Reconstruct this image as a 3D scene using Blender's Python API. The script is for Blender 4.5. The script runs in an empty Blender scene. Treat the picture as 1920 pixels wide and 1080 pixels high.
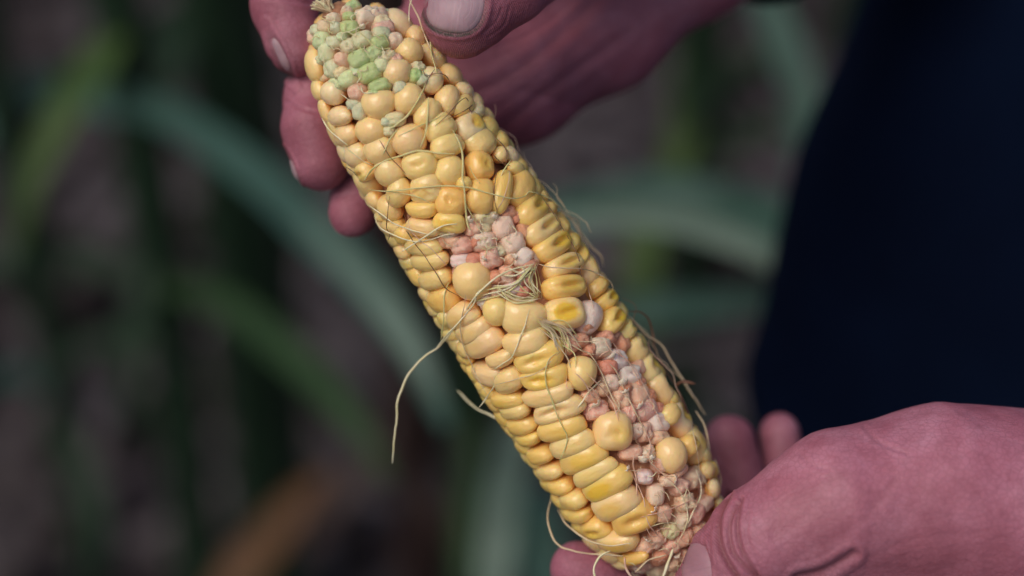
import bpy, bmesh, math, random
import numpy as np
from mathutils import Vector, Matrix, noise
from mathutils.bvhtree import BVHTree
random.seed(7); rng = np.random.default_rng(7)
scene = bpy.context.scene
col = scene.collection
# ---------------------------------------------------------------- camera
S = 6644.0            # photo pixels per metre at the focus distance
D = 0.562             # metres from the lens to the axis of the cob
DP = D * S
PITCH = math.radians(40)
cam_d = bpy.data.cameras.new("camera"); cam = bpy.data.objects.new("camera", cam_d); col.objects.link(cam)
cam.location = (0, 0, 1.45); cam.rotation_euler = (math.radians(90) - PITCH, 0, 0)
cam_d.lens = 70; cam_d.sensor_width = 36; cam_d.clip_start = 0.02; cam_d.clip_end = 500
cam_d.dof.use_dof = True; cam_d.dof.focus_distance = D - 0.016; cam_d.dof.aperture_fstop = 3.1
scene.camera = cam
# ---------------------------------------------------------------- light
SUN_EL, SUN_AZ = math.radians(56), math.radians(232)      # azimuth from +Y, clockwise
w = bpy.data.worlds.new("World"); scene.world = w; w.use_nodes = True
nt = w.node_tree; nt.nodes.clear()
sky = nt.nodes.new('ShaderNodeTexSky'); sky.sky_type = 'NISHITA'; sky.sun_disc = False
sky.sun_elevation = SUN_EL; sky.sun_rotation = SUN_AZ; sky.air_density = 1.0; sky.dust_density = 4.0; sky.ozone_density = 0.6
bg = nt.nodes.new('ShaderNodeBackground'); bg.inputs[1].default_value = 0.082
wo = nt.nodes.new('ShaderNodeOutputWorld')
nt.links.new(sky.outputs[0], bg.inputs[0]); nt.links.new(bg.outputs[0], wo.inputs[0])
sl = bpy.data.lights.new("sun", 'SUN'); sl.energy = 1.25; sl.angle = math.radians(32); sl.color = (1, 0.93, 0.84)
sun = bpy.data.objects.new("sun", sl); col.objects.link(sun)
sd = Vector((math.sin(SUN_AZ)*math.cos(SUN_EL), math.cos(SUN_AZ)*math.cos(SUN_EL), math.sin(SUN_EL)))
sun.rotation_euler = (-sd).to_track_quat('-Z', 'Y').to_euler(); sun.location = sd*4
scene.view_settings.view_transform = 'Standard'; scene.view_settings.look = 'None'
scene.view_settings.gamma = 1; scene.view_settings.exposure = 0.13
scene.cycles.max_bounces = 8

# ---------------------------------------------------------------- coordinates
# "plane" space: photo pixels at the focus distance, x right, y up, z towards the lens
RC = Matrix.Rotation(math.radians(90) - PITCH, 3, 'X'); RCn = np.array(RC)
CL = np.array([0, 0, 1.45])
def P(px, py, z=0.0):
    k = (DP - z) / DP
    return np.array([(px - 960) * k, (540 - py) * k, z])
def W(v):
    v = np.atleast_2d(np.asarray(v, float))
    q = v / S - np.array([0, 0, D])
    return CL + q @ RCn.T
def zd(dist): return DP - dist * S       # plane z of something dist metres off

# ---------------------------------------------------------------- helpers
def tag(o, label=None, cat=None, group=None, kind=None):
    if label: o['label'] = label
    if cat: o['category'] = cat
    if group: o['group'] = group
    if kind: o['kind'] = kind
    return o
def empty(name, loc):
    o = bpy.data.objects.new(name, None); col.objects.link(o); o.location = loc; o.empty_display_size = .02
    return o
def base(o):
    v = Vector((0, 0, 0))
    while o is not None: v += o.location; o = o.parent
    return np.array(v)
def mk(name, verts, faces, mat, parent=None, origin=None, smooth=True):
    """verts in world coordinates"""
    verts = np.asarray(verts, float)
    og = verts.mean(0) if origin is None else np.asarray(origin, float)
    me = bpy.data.meshes.new(name); me.from_pydata((verts - og).tolist(), [], faces if isinstance(faces, list) else faces.tolist()); me.update()
    if smooth: me.polygons.foreach_set('use_smooth', [True]*len(me.polygons))
    me.materials.append(mat)
    o = bpy.data.objects.new(name, me); col.objects.link(o)
    if parent: o.parent = parent; o.location = og - base(parent)
    else: o.location = og
    return o
class N:
    def __init__(s, name):
        s.m = bpy.data.materials.new(name); s.m.use_nodes = True; s.t = s.m.node_tree
        s.t.nodes.clear(); s.out = s.n('ShaderNodeOutputMaterial'); s.b = s.n('ShaderNodeBsdfPrincipled')
        s.l(s.b.outputs[0], s.out.inputs[0])
    def n(s, ty, **k):
        x = s.t.nodes.new(ty)
        for a, b in k.items(): setattr(x, a, b)
        return x
    def l(s, a, b): s.t.links.new(a, b)
    def set(s, **k):
        for a, b in k.items():
            s.b.inputs[a.replace('_', ' ')].default_value = b
    def coord(s, kind='Object'): return s.n('ShaderNodeTexCoord').outputs[kind]
    def noise(s, vec, scale, detail=3, rough=.55, dist=0):
        x = s.n('ShaderNodeTexNoise'); x.inputs['Scale'].default_value = scale; x.inputs['Detail'].default_value = detail
        x.inputs['Roughness'].default_value = rough; x.inputs['Distortion'].default_value = dist; s.l(vec, x.inputs['Vector']); return x.outputs['Fac']
    def voro(s, vec, scale, feature='F1'):
        x = s.n('ShaderNodeTexVoronoi', feature=feature); x.inputs['Scale'].default_value = scale; s.l(vec, x.inputs['Vector']); return x.outputs['Distance']
    def ramp(s, fac, stops):
        x = s.n('ShaderNodeValToRGB'); e = x.color_ramp.elements
        while len(e) < len(stops): e.new(.5)
        for i, (p, c) in enumerate(stops): e[i].position = p; e[i].color = (*c, 1) if len(c) == 3 else c
        s.l(fac, x.inputs[0]); return x.outputs[0]
    def mix(s, fac, a, b, mode='MIX'):
        x = s.n('ShaderNodeMix', data_type='RGBA', blend_type=mode)
        for v, i in ((fac, 0), (a, 6), (b, 7)):
            if isinstance(v, (int, float)): x.inputs[i].default_value = v
            elif isinstance(v, tuple): x.inputs[i].default_value = (*v, 1)
            else: s.l(v, x.inputs[i])
        return x.outputs[2]
    def math(s, op, a, b=0.0, c=None, clamp=False):
        x = s.n('ShaderNodeMath', operation=op, use_clamp=clamp)
        for v, i in ((a, 0), (b, 1), (c, 2)):
            if v is None: continue
            if isinstance(v, (int, float)): x.inputs[i].default_value = v
            else: s.l(v, x.inputs[i])
        return x.outputs[0]
    def attr(s, name, t='GEOMETRY'):
        x = s.n('ShaderNodeAttribute', attribute_type=t); x.attribute_name = name; return x
    def bump(s, h, dist, strength=1, prev=None):
        x = s.n('ShaderNodeBump'); x.inputs['Distance'].default_value = dist; x.inputs['Strength'].default_value = strength
        s.l(h, x.inputs['Height'])
        if prev is not None: s.l(prev, x.inputs['Normal'])
        return x.outputs[0]
    def sep(s, v):
        x = s.n('ShaderNodeSeparateXYZ'); s.l(v, x.inputs[0]); return x.outputs

# ---------------------------------------------------------------- materials
def mat_kernel():
    m = N('kernel_skin'); oi = m.n('ShaderNodeObjectInfo'); oc = m.coord()
    x, y, z = m.sep(oc)
    off = m.n('ShaderNodeVectorMath', operation='ADD'); m.l(oc, off.inputs[0])
    rv = m.n('ShaderNodeCombineXYZ'); r40 = m.math('MULTIPLY', oi.outputs['Random'], 40)
    m.l(r40, rv.inputs[0]); m.l(r40, rv.inputs[1]); m.l(rv.outputs[0], off.inputs[1]); v = off.outputs[0]
    n1 = m.noise(v, 1.6, 3); n2 = m.noise(v, 7, 4)
    # the crown: a yellow patch of horny starch, its size and strength differing from kernel to kernel
    xo = m.math('ADD', x, m.math('MULTIPLY', m.math('SUBTRACT', m.math('FRACT', m.math('MULTIPLY', oi.outputs['Random'], 17.3)), .5), .5))
    rr = m.math('SQRT', m.math('ADD', m.math('POWER', m.math('DIVIDE', xo, .62), 2), m.math('POWER', m.math('DIVIDE', y, .6), 2)))
    rr = m.math('ADD', rr, m.math('MULTIPLY', m.math('SUBTRACT', n1, .5), 1.1))
    crown = m.n('ShaderNodeMapRange', interpolation_type='SMOOTHSTEP'); m.l(rr, crown.inputs[0])
    crown.inputs[1].default_value = 1.3; crown.inputs[2].default_value = .45
    cz = m.n('ShaderNodeMapRange', interpolation_type='SMOOTHSTEP'); m.l(z, cz.inputs[0]); cz.inputs[1].default_value = .35; cz.inputs[2].default_value = .7
    cm = m.math('MULTIPLY', m.math('MULTIPLY', crown.outputs[0], cz.outputs[0]), oi.outputs['Alpha'], clamp=True)
    c = m.mix(m.math('MULTIPLY', m.math('SUBTRACT', n1, .25), .55, clamp=True), oi.outputs['Color'], m.mix(.5, oi.outputs['Color'], (.95, .60, .16)))
    c = m.mix(cm, c, (.93, .57, .06))
    # flanks towards the pedicel are a ruddier colour
    lo = m.n('ShaderNodeMapRange', interpolation_type='SMOOTHSTEP'); m.l(m.math('ADD', z, m.math('MULTIPLY', n1, .5)), lo.inputs[0])
    lo.inputs[1].default_value = .62; lo.inputs[2].default_value = -.15
    c = m.mix(m.math('MULTIPLY', lo.outputs[0], .8), c, (.86, .40, .085))
    sp = m.n('ShaderNodeMapRange'); m.l(m.noise(v, 15, 2), sp.inputs[0]); sp.inputs[1].default_value = .70; sp.inputs[2].default_value = .78
    c = m.mix(m.math('MULTIPLY', sp.outputs[0], .3), c, (.45, .28, .14))
    m.l(c, m.b.inputs['Base Color'])
    rg = m.math('ADD', .24, m.math('MULTIPLY', n2, .2)); m.l(rg, m.b.inputs['Roughness'])
    m.set(Subsurface_Weight=.6, Subsurface_Radius=(1, .5, .16), Subsurface_Scale=.0034, Specular_IOR_Level=.5, Coat_Weight=.3, Coat_Roughness=.18)
    b = m.bump(n2, .00012, .5); b = m.bump(m.noise(v, 2.6, 2), .0005, .5, b); m.l(b, m.b.inputs['Normal'])
    return m.m
def mat_abort():
    m = N('withered_grain'); oi = m.n('ShaderNodeObjectInfo'); oc = m.coord(); x, y, z = m.sep(oc)
    off = m.n('ShaderNodeVectorMath', operation='ADD'); m.l(oc, off.inputs[0])
    rv = m.n('ShaderNodeCombineXYZ'); r40 = m.math('MULTIPLY', oi.outputs['Random'], 40); m.l(r40, rv.inputs[0]); m.l(rv.outputs[0], off.inputs[1]); v = off.outputs[0]
    n1 = m.noise(v, 1.8, 4, .6, .4); n2 = m.noise(v, 6, 4, .65, .8)
    top = m.n('ShaderNodeMapRange', interpolation_type='SMOOTHSTEP'); m.l(m.math('ADD', z, m.math('MULTIPLY', m.math('SUBTRACT', n1, .5), 1.5)), top.inputs[0])
    top.inputs[1].default_value = .05; top.inputs[2].default_value = .8
    c = m.mix(top.outputs[0], m.mix(.5, oi.outputs['Color'], (.74, .33, .21)), oi.outputs['Color'])
    wh = m.n('ShaderNodeMapRange', interpolation_type='SMOOTHSTEP'); m.l(n2, wh.inputs[0]); wh.inputs[1].default_value = .46; wh.inputs[2].default_value = .66
    c = m.mix(m.math('MULTIPLY', wh.outputs[0], m.math('MULTIPLY', oi.outputs['Alpha'], .7)), c, (.92, .76, .60))
    m.l(c, m.b.inputs['Base Color']); m.set(Roughness=.32, Subsurface_Weight=.5, Subsurface_Radius=(1, .5, .35), Subsurface_Scale=.0022, Specular_IOR_Level=.5)
    b = m.bump(n2, .0005, .7); b = m.bump(m.voro(v, 2.0, 'SMOOTH_F1'), .0006, .5, b); m.l(b, m.b.inputs['Normal']); return m.m
def mat_core():
    m = N('cob_core'); oc = m.coord(); n = m.noise(oc, 350, 4, .6)
    m.l(m.ramp(n, [(.3, (.30, .12, .06)), (.6, (.46, .23, .12)), (.8, (.55, .36, .2))]), m.b.inputs['Base Color'])
    m.set(Roughness=.8); m.l(m.bump(n, .0015), m.b.inputs['Normal']); return m.m
def mat_silk(name, c0, c1, trans=.25):
    m = N(name); oc = m.coord(); n = m.noise(oc, 180, 2)
    m.l(m.ramp(n, [(.35, c0), (.65, c1)]), m.b.inputs['Base Color'])
    m.set(Roughness=.45, Subsurface_Weight=trans, Subsurface_Scale=.0006, Subsurface_Radius=(1, .8, .5)); return m.m
def mat_skin():
    m = N('skin'); oc = m.coord()
    n0 = m.noise(oc, 38, 4, .6, .3); n1 = m.noise(oc, 140, 4, .6); n2 = m.noise(oc, 900, 2)
    c = m.ramp(n0, [(.30, (.36, .11, .155)), (.5, (.46, .165, .23)), (.70, (.54, .24, .32))])
    c = m.mix(m.math('MULTIPLY', m.math('SUBTRACT', n1, .42), 2.2, clamp=True), c, (.31, .09, .135))
    cr = m.n('ShaderNodeMapRange'); m.l(m.voro(oc, 560, 'DISTANCE_TO_EDGE'), cr.inputs[0]); cr.inputs[1].default_value = .14; cr.inputs[2].default_value = .0
    c = m.mix(m.math('MULTIPLY', cr.outputs[0], .3), c, (.22, .06, .085))
    tint = m.attr('tone_shade').outputs['Fac']; c = m.mix(m.math('MULTIPLY', tint, .75, clamp=True), c, (.235, .07, .085))  # darker skin tone, including shade painted onto the upper palm
    dirt = m.attr('grime').outputs['Fac']
    dm = m.math('MULTIPLY', dirt, m.math('ADD', .35, m.math('MULTIPLY', n1, 1.1)), clamp=True)
    c = m.mix(dm, c, (.045, .03, .022))
    ridge = m.attr('ridge'); rm = m.attr('ridge_mask').outputs['Fac']
    ph = m.math('ADD', m.math('MULTIPLY', ridge.outputs['Fac'], 2*math.pi/4.1), m.math('MULTIPLY', m.noise(oc, 110, 1), 9))
    rw = m.math('MULTIPLY', m.math('ADD', m.math('SINE', ph), 1), .5)
    gap = m.math('MULTIPLY', m.math('SUBTRACT', 1, rw), rm)
    c = m.mix(m.math('MULTIPLY', gap, .16), c, (.07, .03, .03))
    m.l(c, m.b.inputs['Base Color'])
    m.l(m.math('ADD', .40, m.math('MULTIPLY', n1, .2)), m.b.inputs['Roughness'])
    m.set(Subsurface_Weight=.22, Subsurface_Radius=(1, .32, .22), Subsurface_Scale=.0022, Specular_IOR_Level=.42)
    cells = m.voro(oc, 2100); cells2 = m.voro(oc, 420, 'DISTANCE_TO_EDGE')
    b = m.bump(cells, .00018, .4); b = m.bump(m.math('MULTIPLY', cells2, 1), .00035, .25, b)
    b = m.bump(m.math('MULTIPLY', rw, rm), .00013, .6, b); b = m.bump(n1, .0004, .3, b)
    mp = m.n('ShaderNodeMapping'); mp.inputs['Scale'].default_value = (260, 1100, 500); mp.inputs['Rotation'].default_value = (.4, .2, .5); m.l(oc, mp.inputs[0])
    b = m.bump(m.noise(mp.outputs[0], 1, 3, .6, .5), .0005, .45, b)
    m.l(b, m.b.inputs['Normal']); return m.m
def mat_nail():
    m = N('fingernail'); oc = m.coord(); n = m.noise(oc, 120, 3); n2 = m.noise(oc, 500, 3)
    e = m.attr('edge').outputs['Fac']
    c = m.ramp(n, [(.3, (.36, .225, .255)), (.7, (.46, .30, .335))])
    c = m.mix(1.0, c, m.n('ShaderNodeObjectInfo').outputs['Color'], 'MULTIPLY')
    c = m.mix(m.math('MULTIPLY', e, .8, clamp=True), c, m.mix(n2, (.20, .16, .12), (.05, .04, .03)))
    m.l(c, m.b.inputs['Base Color']); m.set(Roughness=.5, Specular_IOR_Level=.4, Subsurface_Weight=.2, Subsurface_Scale=.001)
    st = m.attr('across').outputs['Fac']; wv = m.n('ShaderNodeTexNoise'); wv.noise_dimensions = '1D'
    m.l(st, wv.inputs['W']); wv.inputs['Scale'].default_value = 7; wv.inputs['Detail'].default_value = 2
    m.l(m.bump(wv.outputs['Fac'], .0004, .5, m.bump(n2, .0001, .4)), m.b.inputs['Normal']); return m.m
def mat_cloth():
    m = N('navy_cloth'); oc = m.coord(); uv = m.attr('weave'); v = uv.outputs['Vector']
    wv = m.n('ShaderNodeTexWave', bands_direction='DIAGONAL'); wv.inputs['Scale'].default_value = 320; m.l(oc, wv.inputs['Vector'])
    n = m.noise(oc, 1600, 2); n1 = m.noise(oc, 9, 3)
    c = m.ramp(n1, [(.3, (.0012, .0032, .0115)), (.7, (.0024, .0066, .022))])
    f = m.n('ShaderNodeMapRange'); m.l(m.noise(oc, 420, 2), f.inputs[0]); f.inputs[1].default_value = .76; f.inputs[2].default_value = .8
    c = m.mix(m.math('MULTIPLY', f.outputs[0], .5), c, (.04, .045, .06))
    m.l(c, m.b.inputs['Base Color']); m.set(Roughness=.9, Specular_IOR_Level=.04)
    b = m.bump(wv.outputs['Fac'], .0003, .6); b = m.bump(n, .0003, .5, b); m.l(b, m.b.inputs['Normal']); return m.m
def mat_leaf(name, c0, c1, rib=(.10, .14, .085), spec=.4):
    m = N(name); a = m.attr('lu').outputs['Fac']; oc = m.coord()
    vein = m.math('POWER', m.math('ABSOLUTE', m.math('SINE', m.math('MULTIPLY', a, 42))), 6)
    mid = m.n('ShaderNodeMapRange', interpolation_type='SMOOTHSTEP'); m.l(m.math('ABSOLUTE', a), mid.inputs[0]); mid.inputs[1].default_value = .1; mid.inputs[2].default_value = .03
    c = m.ramp(m.noise(oc, 14, 4), [(.3, c0), (.7, c1)])
    c = m.mix(m.math('MULTIPLY', vein, .3), c, rib); c = m.mix(m.math('MULTIPLY', mid.outputs[0], .8), c, rib)
    m.l(c, m.b.inputs['Base Color']); m.set(Roughness=.42, Specular_IOR_Level=spec)
    m.l(m.bump(vein, .0005, .6), m.b.inputs['Normal'])
    tr = m.n('ShaderNodeBsdfTranslucent'); m.l(c, tr.inputs[0]); mx = m.n('ShaderNodeMixShader'); mx.inputs[0].default_value = .25
    m.l(m.b.outputs[0], mx.inputs[1]); m.l(tr.outputs[0], mx.inputs[2]); m.l(mx.outputs[0], m.out.inputs[0]); return m.m
def mat_soil():
    m = N('soil'); oc = m.coord(); n = m.noise(oc, 5.5, 4, .6, .6); n2 = m.noise(oc, 38, 5, .7)
    c = m.ramp(n, [(.38, (.005, .004, .006)), (.47, (.013, .011, .014)), (.56, (.027, .021, .030)), (.66, (.060, .049, .066))])
    c = m.mix(m.math('MULTIPLY', n2, .5), c, (.050, .036, .030)); m.l(c, m.b.inputs['Base Color']); m.set(Roughness=.95, Specular_IOR_Level=.2)
    m.l(m.bump(n2, .02, .8), m.b.inputs['Normal']); return m.m
M_KER, M_ABO, M_CORE, M_SKIN, M_NAIL, M_CLOTH, M_SOIL = mat_kernel(), mat_abort(), mat_core(), mat_skin(), mat_nail(), mat_cloth(), mat_soil()
M_SILK = dict(g=mat_silk('silk_green', (.58, .55, .22), (.70, .64, .32)), w=mat_silk('silk_pale', (.72, .66, .38), (.82, .75, .52)),
              t=mat_silk('silk_tan', (.56, .42, .26), (.72, .58, .38)), b=mat_silk('silk_brown', (.10, .035, .018), (.24, .11, .06), .05),
              p=mat_silk('silk_pink', (.66, .38, .27), (.76, .54, .40)))

# ---------------------------------------------------------------- surroundings
def grid_soil():
    n = 190; u = np.linspace(-1, 1, n); g = np.sinh(u * 5.2) / np.sinh(5.2) * 70
    vs, fs = [], []
    for j in range(n):
        for i in range(n):
            x, y = g[i], g[j] + 1.9
            h = .035 * noise.fractal(Vector((x*4, y*4, 0)), 1, 2, 4) + .02 * noise.noise(Vector((x*13, y*13, 3)))
            vs.append((x, y, h))
    for j in range(n - 1):
        for i in range(n - 1):
            a = j*n + i; fs.append((a, a+1, a+n+1, a+n))
    o = mk('ground', vs, fs, M_SOIL, None, origin=(0, 0, 0)); tag(o, 'dark purplish brown field soil far below the hands, out of focus', 'ground', kind='structure')
grid_soil()

def litter_mass():
    vs, fs, lu = [], [], []; r = random.Random(3)
    for k in range(420):
        x, y = r.uniform(-.75, .75), r.uniform(1.2, 3.0); a = r.uniform(0, 3.14); L = r.uniform(.03, .14); wd = r.uniform(.006, .022); z0 = .045 + r.uniform(0, .03)
        o = len(vs)
        for j in range(5):
            t = (j/4 - .5)*2
            for u in (-1, 0, 1):
                ww = wd*(1 - .7*t*t); vs.append((x + math.cos(a)*L*t - math.sin(a)*ww*u, y + math.sin(a)*L*t + math.cos(a)*ww*u, z0 + .02*math.sin(t*2 + k) + .006*abs(u))); lu.append(u)
        fs += [(o+j*3+i, o+j*3+i+1, o+j*3+i+4, o+j*3+i+3) for j in range(4) for i in range(2)]
    o = mk('leaf_litter', vs, fs, M_LIT, None, origin=(0, 2, 0)); tag(o, 'scattered brown and grey scraps of dead leaf strewn over the soil', 'leaf litter', kind='stuff')
    at = o.data.attributes.new('lu', 'FLOAT', 'POINT'); at.data.foreach_set('value', lu)
def spline(pts, n):
    """Catmull-Rom through pts (list of tuples), n samples"""
    p = np.array(pts, float); p = np.vstack([2*p[0]-p[1], p, 2*p[-1]-p[-2]])
    seg = len(p) - 3; out = []
    for q in np.linspace(0, seg, n):
        i = min(int(q), seg-1); t = q - i; a, b, c, d = p[i:i+4]
        out.append(.5*((2*b) + (-a+c)*t + (2*a-5*b+4*c-d)*t*t + (-a+3*b-3*c+d)*t**3))
    return np.array(out)

def near(d): return .56 + (d - .56)*.62
def leaf(pts, mat, parent, twist=0.5, fold=.25, wave=.12, name='leaf', n=44, seed=0):
    """pts: (px, py, distance m, half width px as seen); an arching blade with a midrib fold"""
    s = spline(pts, n); m = 9; vs, lu = [], []; s[:, 2] = near(s[:, 2])
    c = np.array([P(a, b, zd(d)) for a, b, d, h in s])
    for i in range(n):
        t = c[min(i+1, n-1)] - c[max(i-1, 0)]; t /= np.linalg.norm(t)
        k = s[i, 2] / D; hw = s[i, 3] * k * .78
        wd = np.cross(t, [0, 0, 1.0]); wd /= np.linalg.norm(wd)
        nm = np.cross(wd, t); nm = nm if nm[2] > 0 else -nm
        ang = twist*math.sin(i*.09 + seed); wdr = wd*math.cos(ang) + nm*math.sin(ang); nmr = nm*math.cos(ang) - wd*math.sin(ang)
        for j in range(m):
            u = -1 + 2*j/(m-1)
            v = c[i] + wdr*u*hw + nmr*hw*(fold*abs(u)**1.4 + wave*abs(u)*math.sin(i*.55 + seed*2 + (u > 0)*1.7))
            vs.append(v); lu.append(u)
    fs = [(i*m+j, i*m+j+1, (i+1)*m+j+1, (i+1)*m+j) for i in range(n-1) for j in range(m-1)]
    o = mk(name, W(vs), fs, mat, parent)
    at = o.data.attributes.new('lu', 'FLOAT', 'POINT'); at.data.foreach_set('value', lu)
    return o
def tube(path, rad, sides=10, cap=True):
    path = np.asarray(path, float); n = len(path); vs, fs = [], []
    ref = None
    for i in range(n):
        t = path[min(i+1, n-1)] - path[max(i-1, 0)]; t = t/ (np.linalg.norm(t)+1e-12)
        if ref is None: ref = np.cross(t, [0.3, .5, .8]); 
        ref = ref - t*np.dot(ref, t); ref = ref/(np.linalg.norm(ref)+1e-12); b = np.cross(t, ref)
        for j in range(sides):
            a = 2*math.pi*j/sides; vs.append(path[i] + rad[i]*(math.cos(a)*ref + math.sin(a)*b))
    for i in range(n-1):
        for j in range(sides):
            k = (j+1) % sides; fs.append((i*sides+j, i*sides+k, (i+1)*sides+k, (i+1)*sides+j))
    if cap: fs.append(tuple(range(sides))[::-1]); fs.append(tuple((n-1)*sides+j for j in range(sides)))
    return vs, fs
ML = dict(teal=mat_leaf('leaf_teal', (.042, .108, .092), (.066, .155, .132)), pale=mat_leaf('leaf_pale', (.155, .235, .195), (.22, .31, .26)),
          green=mat_leaf('leaf_green', (.020, .058, .020), (.036, .085, .028)), dark=mat_leaf('leaf_dark', (.010, .030, .016), (.016, .045, .024)),
          olive=mat_leaf('leaf_olive', (.055, .11, .022), (.085, .155, .034)), dry=mat_leaf('leaf_dry', (.14, .062, .026), (.23, .11, .048), (.25, .14, .07)),
          brown=mat_leaf('leaf_brown', (.036, .021, .019), (.055, .033, .03), (.06, .04, .035)), grey=mat_leaf('leaf_grey', (.095, .082, .098), (.13, .115, .13), (.14, .12, .13)))
def stalk(px, py, dist, r, mat, label, lo=0.0, hi=2.1):
    dist = near(dist); r *= .8; p = W(P(px, py, zd(dist)))[0]; root = empty('corn_plant', (p[0], p[1], 0)); tag(root, label, 'corn plant', 'corn plants growing behind the cob')
    zs = np.linspace(lo - .02, hi, 26); rr = [r*(1.12 - .3*z/2.1)*(1.12 if i % 6 == 0 else 1) for i, z in enumerate(zs)]
    vs, fs = tube([(p[0] + .012*math.sin(z*3), p[1], z) for z in zs], rr, 12)
    lu = np.tile(np.linspace(-1, 1, 12), 26)
    o = mk('stalk', vs, fs, mat, root); at = o.data.attributes.new('lu', 'FLOAT', 'POINT'); at.data.foreach_set('value', lu.astype(np.float32))
    return root
def mat_lit():
    m = N('dead_scraps'); oc = m.coord(); m.l(m.ramp(m.noise(oc, 9, 2), [(.35, (.022, .014, .012)), (.5, (.055, .043, .047)), (.65, (.095, .080, .09))]), m.b.inputs['Base Color']); m.set(Roughness=.8); return m.m
M_LIT = mat_lit(); litter_mass()
pl = stalk(225, 150, 1.75, .018, ML['dark'], 'blurred corn plant at far left with a yellow green leaf and two long arching leaves')
leaf([(225, 190, 1.72, 34), (330, 225, 1.62, 40), (470, 320, 1.5, 46), (600, 440, 1.4, 50), (700, 540, 1.32, 54), (770, 640, 1.28, 44), (840, 800, 1.26, 18)], ML['teal'], pl, .2, seed=1)
leaf([(560, 400, 1.42, 8), (650, 490, 1.34, 26), (720, 570, 1.28, 36), (775, 650, 1.24, 30), (830, 760, 1.22, 8)], ML['pale'], pl, .15, seed=2)
leaf([(225, 210, 1.75, 30), (130, 170, 1.8, 44), (30, 190, 1.85, 46), (-120, 300, 1.9, 30)], ML['teal'], pl, .3, seed=3)
leaf([(225, 60, 1.7, 30), (190, 110, 1.66, 50), (130, 190, 1.62, 44), (60, 330, 1.6, 30), (30, 470, 1.6, 10)], ML['olive'], pl, .4, seed=4)
pl = stalk(265, 560, 1.95, .016, ML['dark'], 'dark corn plant at the left edge whose leaf runs low towards the cob', hi=1.15)
leaf([(265, 540, 1.95, 24), (370, 545, 1.8, 32), (470, 600, 1.7, 38), (570, 690, 1.6, 40), (660, 790, 1.52, 34), (730, 900, 1.5, 12)], ML['green'], pl, .25, seed=5)
leaf([(265, 500, 1.95, 24), (180, 490, 1.95, 40), (60, 470, 1.95, 44), (-80, 520, 1.95, 20)], ML['dark'], pl, .3, seed=8)
leaf([(265, 470, 1.9, 18), (262, 560, 1.88, 32), (240, 680, 1.9, 34), (250, 820, 1.95, 16)], ML['dark'], pl, .5, seed=9)
pl = stalk(400, 90, 2.0, .040, ML['dark'], 'dark green thick corn stalk standing left of the index finger')
leaf([(400, 0, 2.0, 50), (330, 60, 1.95, 60), (300, 160, 1.9, 40), (290, 260, 1.9, 14)], ML['dark'], pl, .4, seed=11)
pl = stalk(855, 900, 1.7, .018, ML['dark'], 'corn plant behind lower left side of cob with one pale hanging leaf', hi=1.0)
leaf([(985, 760, 1.55, 26), (955, 860, 1.48, 44), (935, 960, 1.44, 48), (925, 1080, 1.42, 44), (925, 1200, 1.42, 30)], ML['pale'], pl, .2, .15, seed=12)
leaf([(900, 740, 1.62, 16), (880, 850, 1.6, 26), (868, 960, 1.6, 26), (870, 1100, 1.6, 20)], ML['green'], pl, .3, .15, seed=13)
leaf([(1010, 900, 1.75, 30), (1010, 980, 1.7, 60), (1020, 1060, 1.7, 60), (1060, 1200, 1.7, 30)], ML['teal'], pl, .2, .15, seed=14)
pl = stalk(1275, 330, 1.9, .018, ML['dark'], 'corn plant right of the cob with a yellow green leaf and broad teal leaves', hi=1.45)
leaf([(1275, 100, 1.88, 20), (1290, 200, 1.84, 42), (1262, 320, 1.82, 34), (1215, 440, 1.8, 44), (1200, 540, 1.8, 40), (1215, 640, 1.8, 12)], ML['olive'], pl, .4, seed=15)
leaf([(900, 420, 1.5, 20), (1050, 400, 1.45, 50), (1200, 375, 1.42, 70), (1350, 395, 1.4, 72), (1480, 430, 1.4, 60), (1600, 520, 1.4, 30)], ML['teal'], pl, .15, .2, seed=16)
leaf([(1000, 420, 1.32, 14), (1120, 405, 1.3, 22), (1250, 415, 1.28, 27), (1370, 450, 1.26, 30), (1470, 500, 1.25, 28), (1600, 600, 1.25, 14)], ML['pale'], pl, .1, .3, seed=17)
leaf([(1080, 590, 1.5, 18), (1200, 580, 1.5, 40), (1330, 570, 1.5, 38), (1450, 560, 1.5, 34), (1600, 560, 1.5, 18)], ML['teal'], pl, .15, .2, seed=18)
leaf([(1150, 690, 1.7, 12), (1260, 655, 1.7, 18), (1370, 645, 1.7, 22), (1480, 665, 1.7, 20)], ML['grey'], pl, .1, .2, seed=19)
leaf([(1275, 250, 1.8, 14), (1330, 180, 1.78, 26), (1380, 120, 1.76, 30), (1440, 110, 1.75, 24), (1500, 160, 1.75, 8)], ML['dark'], pl, .3, seed=41)
leaf([(1275, 420, 1.8, 10), (1340, 300, 1.78, 22), (1420, 240, 1.76, 28), (1500, 260, 1.75, 20)], ML['dark'], pl, .3, seed=42)
leaf([(1275, 700, 1.9, 10), (1330, 780, 1.9, 20), (1400, 830, 1.9, 16), (1480, 860, 1.9, 8)], ML['dark'], pl, .3, seed=43)
pl = stalk(90, 760, 2.1, .016, ML['dark'], 'small dark corn plant at the lower left edge', hi=.8)
leaf([(90, 700, 2.0, 10), (180, 640, 1.98, 24), (280, 650, 1.95, 26), (380, 720, 1.95, 10)], ML['dark'], pl, .3, seed=44)
leaf([(90, 800, 2.0, 10), (150, 860, 1.98, 26), (180, 960, 1.95, 24), (190, 1060, 1.95, 10)], ML['dark'], pl, .3, seed=45)
leaf([(90, 740, 2.0, 10), (30, 700, 1.98, 24), (-40, 720, 1.95, 20)], ML['teal'], pl, .3, seed=46)
pl = stalk(1560, 60, 2.1, .014, ML['dark'], 'corn plant beside the navy clothing at the top with one teal leaf')
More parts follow.
